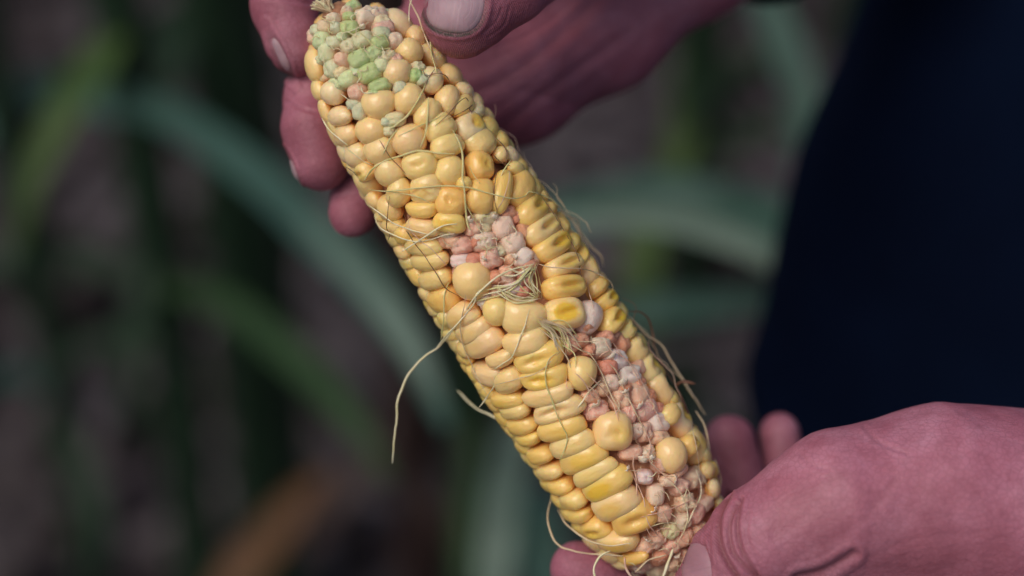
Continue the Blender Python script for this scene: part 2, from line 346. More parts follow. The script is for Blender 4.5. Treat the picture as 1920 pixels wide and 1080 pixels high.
leaf([(1390, -90, 1.5, 30), (1440, 20, 1.48, 44), (1490, 140, 1.46, 46), (1515, 260, 1.45, 42), (1500, 400, 1.45, 30), (1470, 520, 1.45, 12)], ML['teal'], pl, .2, seed=20)
pl = stalk(745, 700, 1.9, .020, ML['brown'], 'withered brown corn stalk behind the hanging silk thread', hi=.9)
leaf([(745, 640, 1.85, 20), (735, 760, 1.8, 34), (690, 870, 1.78, 36), (620, 960, 1.78, 26), (560, 1060, 1.8, 12)], ML['brown'], pl, .3, seed=21)
leaf([(745, 850, 1.9, 16), (790, 900, 1.85, 30), (830, 1000, 1.85, 28), (850, 1120, 1.9, 12)], ML['brown'], pl, .3, seed=22)
def litter(pts, mat, label, seed):
    o = leaf([(a, b, .56 + (c-.56)/.62*.8, h) for a, b, c, h in pts], mat, None, .2, .12, name='dry_leaf', seed=seed); tag(o, label, 'dry leaf', 'dead leaves lying on the soil'); return o
litter([(610, 890, 1.75, 12), (560, 940, 1.74, 34), (500, 1010, 1.73, 44), (440, 1080, 1.72, 40), (380, 1150, 1.72, 12)], ML['dry'], 'orange brown dry leaf lying low at the bottom left', 31)
litter([(160, 410, 2.3, 10), (240, 370, 2.3, 26), (330, 360, 2.3, 24), (420, 330, 2.3, 10)], ML['grey'], 'pale greyish dead leaf on the soil under the long arching leaf', 32)
litter([(380, 500, 2.2, 10), (470, 480, 2.2, 24), (560, 520, 2.2, 26), (650, 560, 2.2, 10)], ML['grey'], 'grey brown dead leaf on the soil between the two long leaves', 33)
litter([(560, 600, 2.15, 8), (620, 620, 2.15, 26), (680, 680, 2.13, 24), (720, 730, 2.1, 8)], ML['grey'], 'grey dead leaf on the soil just left of the cob middle', 34)

# ---------------------------------------------------------------- the cob
A2 = np.array([.5407, -.8412]); E2 = np.array([.8412, .5407]); TILT = -.07
A3 = np.array([A2[0], A2[1], TILT]); A3 /= np.linalg.norm(A3); E3 = np.array([E2[0], E2[1], 0]); N3 = np.cross(A3, E3)
RT = np.array([[330, 30], [345, 48], [370, 72], [400, 92], [440, 108], [480, 121], [540, 133], [600, 140], [700, 145], [820, 151], [966, 158], [1105, 160], [1254, 156], [1389, 153], [1450, 146], [1500, 132], [1540, 112], [1575, 86], [1620, 55]], float)
def Rad(t): return float(np.interp(t, RT[:, 0], RT[:, 1]))
WC = 516.0
def tw(ux, uy):                      # plane coords (y up) -> t, w
    X, Y = ux + 960, 540 - uy
    return X*.5407 + Y*.8412, X*.8412 - Y*.5407
def axis_pt(t):                      # plane coords of the axis at t
    X = t*.5407 + WC*.8412; Y = t*.8412 - WC*.5407
    return np.array([X - 960, 540 - Y, TILT*(t - 950)])
def on_cob(px, py, h):
    """centre of something whose middle sits h px below the kernel crowns, seen at px, py"""
    z = 100.0
    for _ in range(6):
        q = P(px, py, z); t, w_ = tw(q[0], q[1]); r = max(Rad(t) - h, 8)
        s = max(-.985, min(.985, (w_ - WC)/r)); f = math.asin(s); z = axis_pt(t)[2] + r*math.cos(f)
    dR = (Rad(t+15) - Rad(t-15))/30
    n = math.sin(f)*E3 + math.cos(f)*N3; nn = n - dR*A3; nn /= np.linalg.norm(nn)
    c = axis_pt(t) + n*r
    return c, nn, t, f
cob_base = W(axis_pt(1500))[0]
cob = empty('corn_cob', cob_base); tag(cob, 'husked yellow corn cob with missing kernels, green tip and loose silk held in two hands', 'corn cob')
ts = np.linspace(352, 1640, 60)
vs, fs = tube([W(axis_pt(t) - N3*4)[0] for t in ts], [max(Rad(t) - 37, 6)/S for t in ts], 40)
vs = np.array(vs); 
mk('cob_core', vs, fs, M_CORE, cob)

def ico(sub):
    bm = bmesh.new(); bmesh.ops.create_icosphere(bm, subdivisions=sub, radius=1)
    v = np.array([x.co[:] for x in bm.verts]); f = [tuple(y.index for y in x.verts) for x in bm.faces]; bm.free(); return v, f
ICO3, ICO2 = ico(4), ico(2)
def kshape(d, kind, seed):
    """unit kernel from sphere directions d; z is outwards"""
    r = random.Random(seed); p = {'r': 2.1, 'p': 2.7, 'd': 2.8, 'm': 2.6}[kind]
    q = d / (np.sum(np.abs(d)**p, 1)**(1/p))[:, None]
    x, y, z = q.T.copy()
    low = np.clip(-z, 0, 1); x *= 1 - .3*low; y *= 1 - .25*low
    sk = r.uniform(-.16, .16); x = x*(1 + sk*y); y = y*(1 + r.uniform(-.14, .14)*x)
    up = np.clip(z, 0, 1)
    if kind != 'r': z = z - up*.10*(x**2)*1.0 + up*r.uniform(-.1, .1)*x
    if kind == 'd':      # slit dent along x
        cx, cy, sx, sy, a = r.uniform(-.2, .2), r.uniform(-.12, .12), r.uniform(.35, .55), r.uniform(.14, .24), r.uniform(.12, .24)
        th = r.uniform(-.15, .15); xr = (x-cx)*math.cos(th) + (y-cy)*math.sin(th); yr = -(x-cx)*math.sin(th) + (y-cy)*math.cos(th)
        z = z - a*up*np.exp(-(xr/sx)**2 - (yr/sy)**2) - .12*up*np.exp(-(xr/.6)**2 - (yr/.45)**2)
        for k in range(3):
            fx = r.uniform(-.6, .6); z = z - .07*up*np.exp(-((xr-fx)/.07)**2 - (yr/.4)**2)
    if kind == 'm':      # pit
        cx, cy = r.uniform(-.2, .25), r.uniform(-.25, .1)
        rr = np.hypot((x-cx)*.8, y-cy)
        nz = np.array([noise.noise(Vector((a*3.5+seed, b*3.5, 2))) for a, b in zip(x, y)]); z = z - .13*up*np.exp(-(rr/.42)**2)*(1 + 1.3*nz)
    o = np.array([noise.noise(Vector((a*1.3+seed*7, b*1.3, c*1.3))) for a, b, c in d]); sc = (1 + .03*o)
    return np.stack([x*sc, y*sc, z*sc], 1)
KM = {}
for kind, cnt in (('r', 4), ('p', 8), ('d', 8), ('m', 4)):
    for i in range(cnt):
        v = kshape(ICO3[0], kind, i*3+11); me = bpy.data.meshes.new('kernel_'+kind); me.from_pydata(v.tolist(), [], ICO3[1]); me.update()
        me.polygons.foreach_set('use_smooth', [True]*len(me.polygons)); me.materials.append(M_KER)
        KM[kind, i] = (me, kshape(ICO2[0], kind, i*3+11), v)
CNT = dict(r=4, p=8, d=8, m=4)
BV, BF = [], []; CENT = []
def add_bvh(v2, M3, c):
    o = sum(len(x) for x in BV); BV.append(v2 @ M3.T + c); BF.extend([(a+o, b+o, d+o) for a, b, d in ICO2[1]])
def place(me, v2, name, c, X, Y, Z, sx, sy, sz, colr, parent):
    M3 = np.stack([X*sx, Y*sy, Z*sz], 1); add_bvh(v2, M3, c)
    o = bpy.data.objects.new(name, me); col.objects.link(o); o.parent = parent
    R3 = RCn @ np.stack([X, Y, Z], 1); o.rotation_mode = 'QUATERNION'; o.rotation_quaternion = Matrix(R3.tolist()).to_quaternion()
    o.location = W(c)[0] - cob_base; o.scale = (sx/S, sy/S, sz/S); o.color = colr; return o
def frame(nn, f, t, ang):
    """tangent x axis whose image has angle ang, and lengthening of both axes"""
    cf = max(math.cos(f), .3)
    def lift(a):
        m = np.array([math.cos(a), math.sin(a)]); mE, mA = m @ E2, m @ A2
        v = (mE/cf)*(math.cos(f)*E3 - math.sin(f)*N3) + mA*A3; L = np.linalg.norm(v); return v/L, L
    a = math.radians(ang); X, L1 = lift(a); _, L2 = lift(a + math.pi/2)
    X = X - nn*(X @ nn); X /= np.linalg.norm(X); Y = np.cross(nn, X); return X, Y, L1, L2
TONE = dict(c=(.97, .65, .30), g=(.95, .665, .27), p=(.98, .655, .33), w=(.98, .71, .41), o=(.97, .56, .17), y=(.97, .61, .195))
def kernel(px, py, a, b, ang=0, kind='p', tone='c', yel=.25, h=None, raise_=0):
    hz = (.52*min(a, b) + 3) if kind != 'p' and kind != 'd' else (.5*b + 7)
    hz = max(hz, 15)
    c, nn, t, f = on_cob(px, py, hz - raise_)
    if math.sin(f) > .42 and kind in 'pd' and py > 380: hz = 35; c, nn, t, f = on_cob(px, py, hz)
    sf, cf = abs(math.sin(f)), max(math.cos(f), .30)
    X, Y, L1, L2 = frame(nn, f, t, ang)
    # apparent size -> true size, counting the flank seen at the sides
    def true(app, L):
        k = 1/L; s2 = max(0, 1 - k*k); q = max(app*app - s2*(2*hz)**2*.8, (app*.62)**2); return min(math.sqrt(q)*L, max(app*1.15, 66))
    A, B = true(a, L1), true(b, L2)
    i = random.randrange(CNT[kind]); me, v2, _ = KM[kind, i]
    if random.random() < .5: X, Y = -X, -Y
    nn2 = nn + .07*(random.uniform(-1, 1)*X + random.uniform(-1, 1)*Y); nn2 /= np.linalg.norm(nn2); X = X - nn2*(X@nn2); X /= np.linalg.norm(X); Y = np.cross(nn2, X)
    tc = TONE[tone]; j = [max(0, min(1, q*random.uniform(.97, 1.03))) for q in tc]; 
    CENT.append(c); KPX.append((px, py, .5*min(a, b)))
    return place(me, v2, 'kernel', c, X, Y, nn2, A*.55, B*.555, hz*1.04, (*j, yel), cob)
KPX = []
K = """
744 46 50 52 0 r w 0|779 69 46 38 -55 r p 0|762 95 50 48 0 r c 0|740 132 51 49 0 r p 0|809 107 46 44 0 r p 0|802 148 48 48 0 r w 0|842 143 38 40 0 r c 0
592 124 44 54 0 r c 0|590 173 28 34 0 r c 0|626 169 48 45 0 r w 0|707 189 60 54 0 r c 0|763 180 55 55 0 r c 0|797 207 56 44 60 r g 0|833 183 54 44 75 r c 0
860 198 48 34 35 p g 0|868 171 30 28 0 r w 0|892 206 30 24 60 r w 0|607 213 24 36 0 r c 0|638 213 48 36 8 r w 0|625 252 24 38 0 r c 0|651 248 46 42 20 r p 0
695 238 57 50 10 r c 0|763 257 60 57 0 r c 0|818 235 55 46 30 p g 0|873 238 56 50 30 m w .9|893 268 58 48 20 p g .1|832 267 57 40 15 p g 0|838 313 53 54 0 r g .15
893 308 51 51 0 m o .6|784 302 60 48 12 m g .3|712 275 58 50 15 r c 0|731 312 58 58 20 r p .1|641 288 26 34 0 r w 0|672 286 48 46 20 r w 0|658 318 26 30 0 r c 0
692 336 56 46 -40 p c 0|747 355 54 44 70 r g 0|797 345 58 54 10 m c .35|842 371 56 54 -20 m o .3|894 362 62 48 82 p y .2|865 337 28 26 0 r y 0|932 353 74 38 78 p y .2
967 355 74 52 72 p y .15|998 348 36 24 80 r y 0|912 238 42 30 -55 r y 0|934 264 42 24 -60 p y .2|934 287 28 30 0 r c 0|955 290 36 22 -60 r w 0|963 313 32 20 -20 r g 0|979 308 34 20 -60 r y 0
697 375 38 30 -60 r c 0|732 385 48 44 -20 r g 0|788 385 54 30 0 p y 0|838 408 56 36 -8 m y .7|792 417 60 36 -8 p c 0|740 422 46 28 -5 p g 0|737 446 46 24 -5 p g 0
793 452 68 38 -2 p g 0|752 468 38 26 0 p c .1|805 481 72 36 8 p g .1|760 493 30 26 0 p c .1|668 345 24 18 -40 r c 0|712 405 22 18 -60 r g 0
988 395 76 48 38 d y .6|1008 430 78 43 33 d c .4|1028 460 80 43 29 d y .9|1048 498 74 42 14 d c .6|1051 535 78 45 3 d y .6|1050 583 72 56 8 d c 1.4
1020 364 26 18 -60 r y 0|1037 388 32 26 -60 p y .3|1057 419 38 26 -55 p y .3|1076 449 38 30 -55 p y .5|1094 473 30 28 -50 p y .8|1103 500 42 36 -30 p c .4
1118 537 46 42 20 p y 1|1132 566 50 36 28 d y 1|1137 602 62 42 40 d y 1|1163 622 64 42 48 d g .5|1194 649 54 48 55 d c .5|1207 691 58 50 60 d c .8|1230 729 58 54 65 d c .4
1268 738 34 20 -60 r y 0|1267 783 64 50 72 d w .8|1291 832 60 40 80 p c .5|1316 852 38 26 -65 r c 0|1321 880 30 28 0 r c 0|1334 913 34 22 -70 r w 0|1343 943 30 22 -70 r w 0
1143 800 67 66 0 m c .45|1252 848 58 62 0 r c 0|1085 692 52 58 0 r g 0|883 518 68 68 0 r c .1|928 575 49 51 0 r g .1|977 587 78 62 -10 p c .1
982 633 78 49 14 p c 0|1008 663 86 46 22 d y .3|1017 699 80 42 12 d y .7|1024 732 87 38 15 p c .1|1044 757 88 42 20 d c .1|1050 793 82 42 17 p y .3
1071 823 78 45 22 p c .2|1091 848 82 48 25 p y .6|1112 874 80 38 30 p g .2|1135 897 90 50 32 p y .9|1152 933 86 54 28 p p .5|1183 958 78 58 25 d o .2|1156 1003 72 44 0 p c .6|1187 1040 52 26 18 r o .3
817 515 68 40 18 p g 0|835 553 68 50 20 p y .15|867 584 70 44 30 p p .3|890 612 68 44 27 p p .2|907 634 78 48 28 p p .2|937 664 52 30 22 p c 0|920 693 70 44 -6 p p 0
953 704 60 44 35 p c 0|952 739 66 39 5 p y .3|965 763 62 32 12 p g .1|980 788 62 40 15 p y .2|992 815 54 32 12 p y .2|1015 845 54 38 15 p y .2|1033 875 54 36 12 p g .1
1052 903 54 38 15 p y .2|1075 928 58 38 12 p g .3|1088 957 56 36 10 p y .3|1118 981 56 42 18 d y .6|758 494 28 22 0 p y 0|772 521 36 27 -10 p y 0|793 552 32 26 0 p c 0
817 579 34 24 10 p g 0|827 602 32 26 0 p g 0|843 624 32 24 0 p g 0|858 641 28 26 0 p g 0|872 667 30 20 0 p y 0|885 698 32 24 -20 p y 0|898 722 26 20 0 p y 0|912 728 32 26 0 p y 0
923 754 34 26 -10 p y .1|943 781 34 26 -10 p y .1|957 806 28 22 0 p y 0|977 837 32 26 0 p y .1|993 864 30 24 0 p y 0|1009 888 30 24 0 p y 0|1026 909 34 25 0 p y .1
1047 938 36 26 0 p y .1|1066 961 36 26 0 p y .1|1085 989 32 28 0 p y .2|1106 1015 34 28 -10 p p 0|1136 1032 50 28 -8 p p .2|1160 1050 44 24 0 r p 0
"""
for rec in K.replace('\n', '|').split('|'):
    r = rec.split()
    if len(r) < 8: continue
    px, py, a, b, ang = map(float, r[:5])
    iso = (px, py) in ((1143, 800), (1252, 848), (1085, 692), (883, 518))
    kernel(px, py, a, b, ang, r[5], r[6], float(r[7]), raise_=6 if iso else 0)
# withered and unripe grains
def ashape(d, seed, cr=1.0):
    r = random.Random(seed); p = 3.2
    q = d / (np.sum(np.abs(d)**p, 1)**(1/p))[:, None]; x, y, z = q.T.copy()
    tp = r.uniform(.1, .35); x *= 1 - tp*np.clip(z, 0, 1); y *= 1 - tp*np.clip(z, 0, 1)
    o = np.array([noise.fractal(Vector((a*1.5+seed*5, b*1.5, c*1.5)), .9, 2, 4) for a, b, c in d])
    rd = np.array([1 - abs(noise.noise(Vector((a*2.2+seed*3, b*2.2, c*2.2+9))))*2 for a, b, c in d])
    sc = 1 + cr*(.20*o - .16*np.clip(rd, 0, 1)**3); q = np.stack([x*sc, y*sc, z*sc], 1); q[:, 2] -= .25*np.exp(-(q[:, 0]**2 + q[:, 1]**2)/.08)*(q[:, 2] > 0)*r.random(); return q
ICO3b = ico(3)
AM = []
for i in range(9):
    v = ashape(ICO3b[0], i+3); me = bpy.data.meshes.new('withered'); me.from_pydata(v.tolist(), [], ICO3b[1]); me.update()
    me.polygons.foreach_set('use_smooth', [True]*len(me.polygons)); me.materials.append(M_ABO); AM.append((me, ashape(ICO2[0], i+3)))
ATONE = dict(G=(.50, .64, .27), g=(.70, .74, .44), k=(.90, .50, .34), w=(.93, .66, .48), r=(.76, .32, .19), t=(.82, .68, .42), z=(.93, .74, .62))
GM = []
for i in range(5):
    v = ashape(ICO3b[0], i+31, .38); me = bpy.data.meshes.new('unripe'); me.from_pydata(v.tolist(), [], ICO3b[1]); me.update()
    me.polygons.foreach_set('use_smooth', [True]*len(me.polygons)); me.materials.append(M_ABO); GM.append((me, ashape(ICO2[0], i+31, .38)))
APTS = []
def grain(px, py, a, b, ang, tone, depth, name):
    hz = .55*min(a, b) + 5; c, nn, t, f = on_cob(px, py, depth + hz); X, Y, L1, L2 = frame(nn, f, t, ang)
    me, v2 = random.choice(GM if tone in 'Gg' or random.random() < .65 else AM); tc = ATONE[tone]; j = [max(0, min(1, q*random.uniform(.9, 1.08))) for q in tc]
    APTS.append((px, py)); nn2 = nn + .15*(random.uniform(-1, 1)*X + random.uniform(-1, 1)*Y); nn2 /= np.linalg.norm(nn2); X = X - nn2*(X@nn2); X /= np.linalg.norm(X); Y = np.cross(nn2, X)
    return place(me, v2, name, c, X, Y, nn2, a*.58*min(L1, 1.5), b*.58*min(L2, 1.5), hz*1.1, (*j, .9 if tone in 'wkz' else .35), cob)
TIP = """660 14 26 20 20 G|653 29 24 16 0 G|653 51 36 30 0 G|682 34 38 34 20 w|677 73 36 30 20 g|653 84 30 30 30 g|673 108 38 34 30 G|697 98 34 32 35 G|692 133 42 34 25 G|708 156 40 26 20 G
642 107 28 26 0 k|668 166 32 28 0 k|653 143 34 32 20 g|627 124 30 32 0 g|615 94 26 34 0 g|627 76 28 24 0 g|606 74 26 30 0 g|598 56 22 22 0 g|590 66 18 22 0 k|610 48 24 22 0 t|630 50 22 22 0 g|640 66 22 18 0 g
707 79 32 28 30 G|710 63 30 24 0 g|716 52 30 22 0 k|735 75 26 26 0 t|723 103 30 24 20 t|712 118 26 26 0 g|702 28 30 24 0 w|712 42 26 24 0 t|778 123 22 20 0 t|772 138 22 26 0 G|737 217 34 26 10 t|673 202 22 30 0 g|662 189 22 18 0 g|728 238 20 18 0 t|722 222 18 16 0 g|786 146 20 20 0 g|648 20 22 18 0 t|625 35 28 22 0 t|738 110 24 24 0 k|745 160 22 22 0 g|700 172 24 20 0 G|640 132 24 24 0 t"""
MID = """840 428 30 26 20 w|848 446 30 24 0 k|862 453 38 34 20 k|882 420 32 32 0 k|905 400 48 30 0 t|903 446 42 36 10 w|935 421 36 40 20 w|915 478 40 36 10 k|862 481 34 24 10 z|882 480 28 22 0 r|975 477 30 34 -30 z|955 451 38 38 20 w
945 503 26 22 0 k|957 533 36 24 20 z|945 514 30 28 0 k|925 512 26 24 0 r|907 556 28 22 50 z|945 396 30 26 0 r|978 515 26 26 0 k|890 447 20 20 0 r|830 446 26 24 0 r|975 540 26 22 0 r|860 415 24 22 0 t|962 405 24 22 0 r|930 540 26 20 0 k|985 495 24 28 0 r|978 430 20 34 20 r"""
LOW = """1083 631 26 24 0 r|1117 648 36 32 0 w|1147 672 36 36 0 z|1133 684 30 26 0 r|1137 711 32 32 0 w|1170 703 38 38 0 z|1163 722 30 22 0 r|1187 738 34 38 0 k|1155 742 32 36 0 k|1200 766 40 36 0 k|1222 790 38 38 0 z|1173 768 26 36 0 k|1112 762 46 34 10 k|1100 734 38 32 0 k|1123 722 24 26 0 k
1187 801 24 28 0 w|1202 804 24 32 0 k|1232 816 32 22 0 k|1177 841 40 26 0 k|1203 887 30 26 0 z|1223 920 30 38 0 w|1248 896 32 22 0 w|1278 937 32 32 0 w|1235 955 32 32 0 k|1095 603 24 26 0 r|1100 650 20 22 0 r|1160 640 22 26 0 r|1190 715 22 30 0 r|1210 740 20 20 0 r|1228 765 20 20 0 r"""
for txt, dep, nm in ((TIP, 6, 'unripe_kernel'), (MID, 18, 'withered_kernel'), (LOW, 16, 'withered_kernel')):
    for rec in txt.replace('\n', '|').split('|'):
        r = rec.split(); px, py, a, b, ang = map(float, r[:5]); grain(px, py, a, b, ang, r[5], dep, nm)
o = grain(1094, 591, 46, 46, 60, 'z', 10, 'withered_kernel'); o['label'] = 'translucent white grain between yellow kernels'; o.data = KM['r', 1][0].copy(); o.data.materials[0] = M_ABO
def inpoly(x, y, poly):
    c = False; j = len(poly)-1
    for i in range(len(poly)):
        xi, yi = poly[i]; xj, yj = poly[j]
        if (yi > y) != (yj > y) and x < (xj-xi)*(y-yi)/(yj-yi)+xi: c = not c
        j = i
    return c
def fill(poly, dmin, sizes, tones, depth, name, tries=900):
    xs = [p[0] for p in poly]; ys = [p[1] for p in poly]
    cand = []
    for i, t in enumerate(np.arange(300, 1660, dmin*1.12)):
        for w_ in np.arange(340 + (i % 2)*dmin*.55, 700, dmin*1.1):
            cand.append((t*.5407 + w_*.8412 + random.gauss(0, 2), t*.8412 - w_*.5407 + random.gauss(0, 2)))
    for x, y in cand:
        if not inpoly(x, y, poly) or any((x-a)**2+(y-b)**2 < (dmin*.82)**2 for a, b in APTS): continue
        s = random.uniform(*sizes); grain(x, y, s, s*random.uniform(.8, 1), random.uniform(10, 55), random.choice(tones), depth, name)
fill([(585, 60), (620, 25), (650, 5), (725, 20), (745, 60), (725, 130), (715, 175), (650, 180), (605, 135)], 22, (25, 33), 'ggtgg', 12, 'unripe_kernel')
fill([(825, 415), (870, 392), (960, 392), (1000, 480), (1000, 560), (905, 570), (890, 560), (835, 470)], 22, (24, 32), 'kkwt', 26, 'withered_kernel')
LB = [(1050, 595), (1110, 600), (1140, 620), (1200, 690), (1215, 740), (1235, 800), (1275, 890), (1325, 890), (1345, 960), (1320, 1010), (1290, 1075), (1240, 1120), (1150, 1100), (1190, 1030), (1225, 970), (1190, 900), (1150, 860), (1110, 790), (1080, 740), (1060, 640)]
fill(LB, 25, (29, 38), 'kkkwktr', 17, 'withered_kernel', 2500)
# papery glumes standing between the grains
M_CHAFF = mat_silk('chaff', (.80, .62, .46), (.90, .80, .64), .5)
def flake(px, py, a):
    c, nn, t, f = on_cob(px, py, 14); X, Y, _, _ = frame(nn, f, t, random.uniform(-60, 90)); n = 5; vs = []
    for j in range(n):
        for i in range(n):
            u, v = -1 + 2*i/(n-1), j/(n-1); h = a*(v*.75 - .35) ; wd = a*.5*(1 - .55*v**2)
            q = c + X*u*wd + nn*h + Y*(a*.22*u*u + a*.30*v*v + 1.5*random.uniform(-1, 1)); vs.append(q)
    vs = np.array(vs); fs = [(j*n+i, j*n+i+1, (j+1)*n+i+1, (j+1)*n+i) for j in range(n-1) for i in range(n-1)]
    o = mk('glume', W(vs), fs, M_CHAFF, cob); m_ = o.modifiers.new('thickness', 'SOLIDIFY'); m_.thickness = .00012
def flakes(poly, n, sz):
    k = 0; xs = [p[0] for p in poly]; ys = [p[1] for p in poly]
    while k < n:
        x, y = random.uniform(min(xs), max(xs)), random.uniform(min(ys), max(ys))
        if inpoly(x, y, poly) and not any((x-u)**2+(y-v)**2 < (r+8)**2 for u, v, r in KPX): flake(x, y, random.uniform(*sz)); k += 1
flakes(LB, 14, (16, 24)); flakes([(830, 415), (870, 400), (950, 395), (995, 480), (995, 550), (910, 560), (850, 480)], 5, (14, 20)); flakes([(595, 60), (630, 25), (730, 25), (745, 110), (700, 165), (630, 140)], 8, (12, 18))
# kernels further round the cob: separate where they may be glimpsed, one mass behind
bk_v, bk_f = [], []; nk = 0; CA = np.array(CENT)
t = 372.0; row = 0
while t < 1600:
    R_ = Rad(t) - 20; n = max(6, int(round(2*math.pi*R_/46))); 
    for j in range(n):
        f = 2*math.pi*(j + .5*(row % 2))/n + random.uniform(-.03, .03); f = (f + math.pi) % (2*math.pi) - math.pi
        if abs(f) < 1.02 or (t < 470 and abs(f) < 2.1): continue
        nrm = math.sin(f)*E3 + math.cos(f)*N3; c = axis_pt(t) + nrm*(Rad(t) - 22)
        if np.min(np.linalg.norm(CA - c, axis=1)) < (42 if 0 < f < 1.4 else 31): continue
        q = c[:2]*DP/(DP - c[2]); qx, qy = q[0]+960, 540-q[1]
        if abs(f) < 1.62 and (inpoly(qx, qy, LB) or (qy < 100 and qx < 640)): continue
        dR = (Rad(t+15) - Rad(t-15))/30; nn = nrm - dR*A3; nn /= np.linalg.norm(nn); X = math.cos(f)*E3 - math.sin(f)*N3; X = X - nn*(X@nn); X /= np.linalg.norm(X); Y = np.cross(nn, X)
        kd = random.choice('pppd'); me, v2, v3 = KM[kd, random.randrange(CNT[kd])]
        if abs(f) < 1.95:
            tc = TONE[random.choice('cgyyp')]; place(me, v2, 'kernel', c, X, Y, nn, 25, 19, 24, (*[q_*random.uniform(.95, 1.04) for q_ in tc], random.uniform(0, .5)), cob); nk += 1
        else:
            o = len(bk_v)*len(v2); bk_v.append(v2 @ np.stack([X*25, Y*19, nn*24], 1).T + c); bk_f += [(a+o, b+o, d+o) for a, b, d in ICO2[1]]
    t += 34; row += 1
o = mk('kernel', W(np.vstack(bk_v)), bk_f, M_KER, cob); o['kind'] = 'stuff'; o.color = (.8, .58, .26, .2)
bvh = BVHTree.FromPolygons(np.vstack(BV).tolist(), BF)
def hit(px, py):
    o = Vector((0, 0, DP)); d = (Vector(P(px, py, 0)) - o).normalized(); h = bvh.ray_cast(o, d)[0]
    return None if h is None else h.z
# ---------------------------------------------------------------- silk
def strand(pts, wid, mat, lift=2.0, zfix=None, taper=True, wob=1.2, dz=None):
    n = max(6, int(sum(math.hypot(pts[i+1][0]-pts[i][0], pts[i+1][1]-pts[i][1]) for i in range(len(pts)-1))/4.5))
    s = spline([(p[0], p[1]) for p in pts], n); ph = random.uniform(0, 99)
    s = s + np.array([[wob*noise.noise(Vector((i*.22, ph, 0))), wob*noise.noise(Vector((i*.22, ph, 5)))] for i in range(n)])
    if zfix is not None: z = np.interp(np.linspace(0, 1, n), np.linspace(0, 1, len(zfix)), zfix)
    else:
        z = np.array([hit(*q) if hit(*q) is not None else np.nan for q in s])
        ok = ~np.isnan(z); idx = np.arange(n)
        if not ok.any(): z[:] = -20
        else: z = np.interp(idx, idx[ok], z[ok])
        zz = np.array([z[max(0, i-4):i+5].max() for i in range(n)]); k = np.exp(-(np.arange(-5, 6)/2.6)**2); k /= k.sum()
        z = np.maximum(np.convolve(np.pad(zz, 5, 'edge'), k, 'valid'), z + .4*wid) + lift*.5
        if dz is not None: z = z + dz*np.sin(np.linspace(0, math.pi, n))
    path = W(np.array([P(q[0], q[1], zz) for q, zz in zip(s, z)]))
    u = np.linspace(0, 1, n); r = wid/2/S*(np.minimum(1, .35 + 5*np.minimum(u, 1-u)) if taper else np.ones(n))*(.86 + .14*np.sin(u*11+ph))
    vs, fs = tube(path, r, 6); return mk('silk_strand', vs, fs, M_SILK[mat], cob)
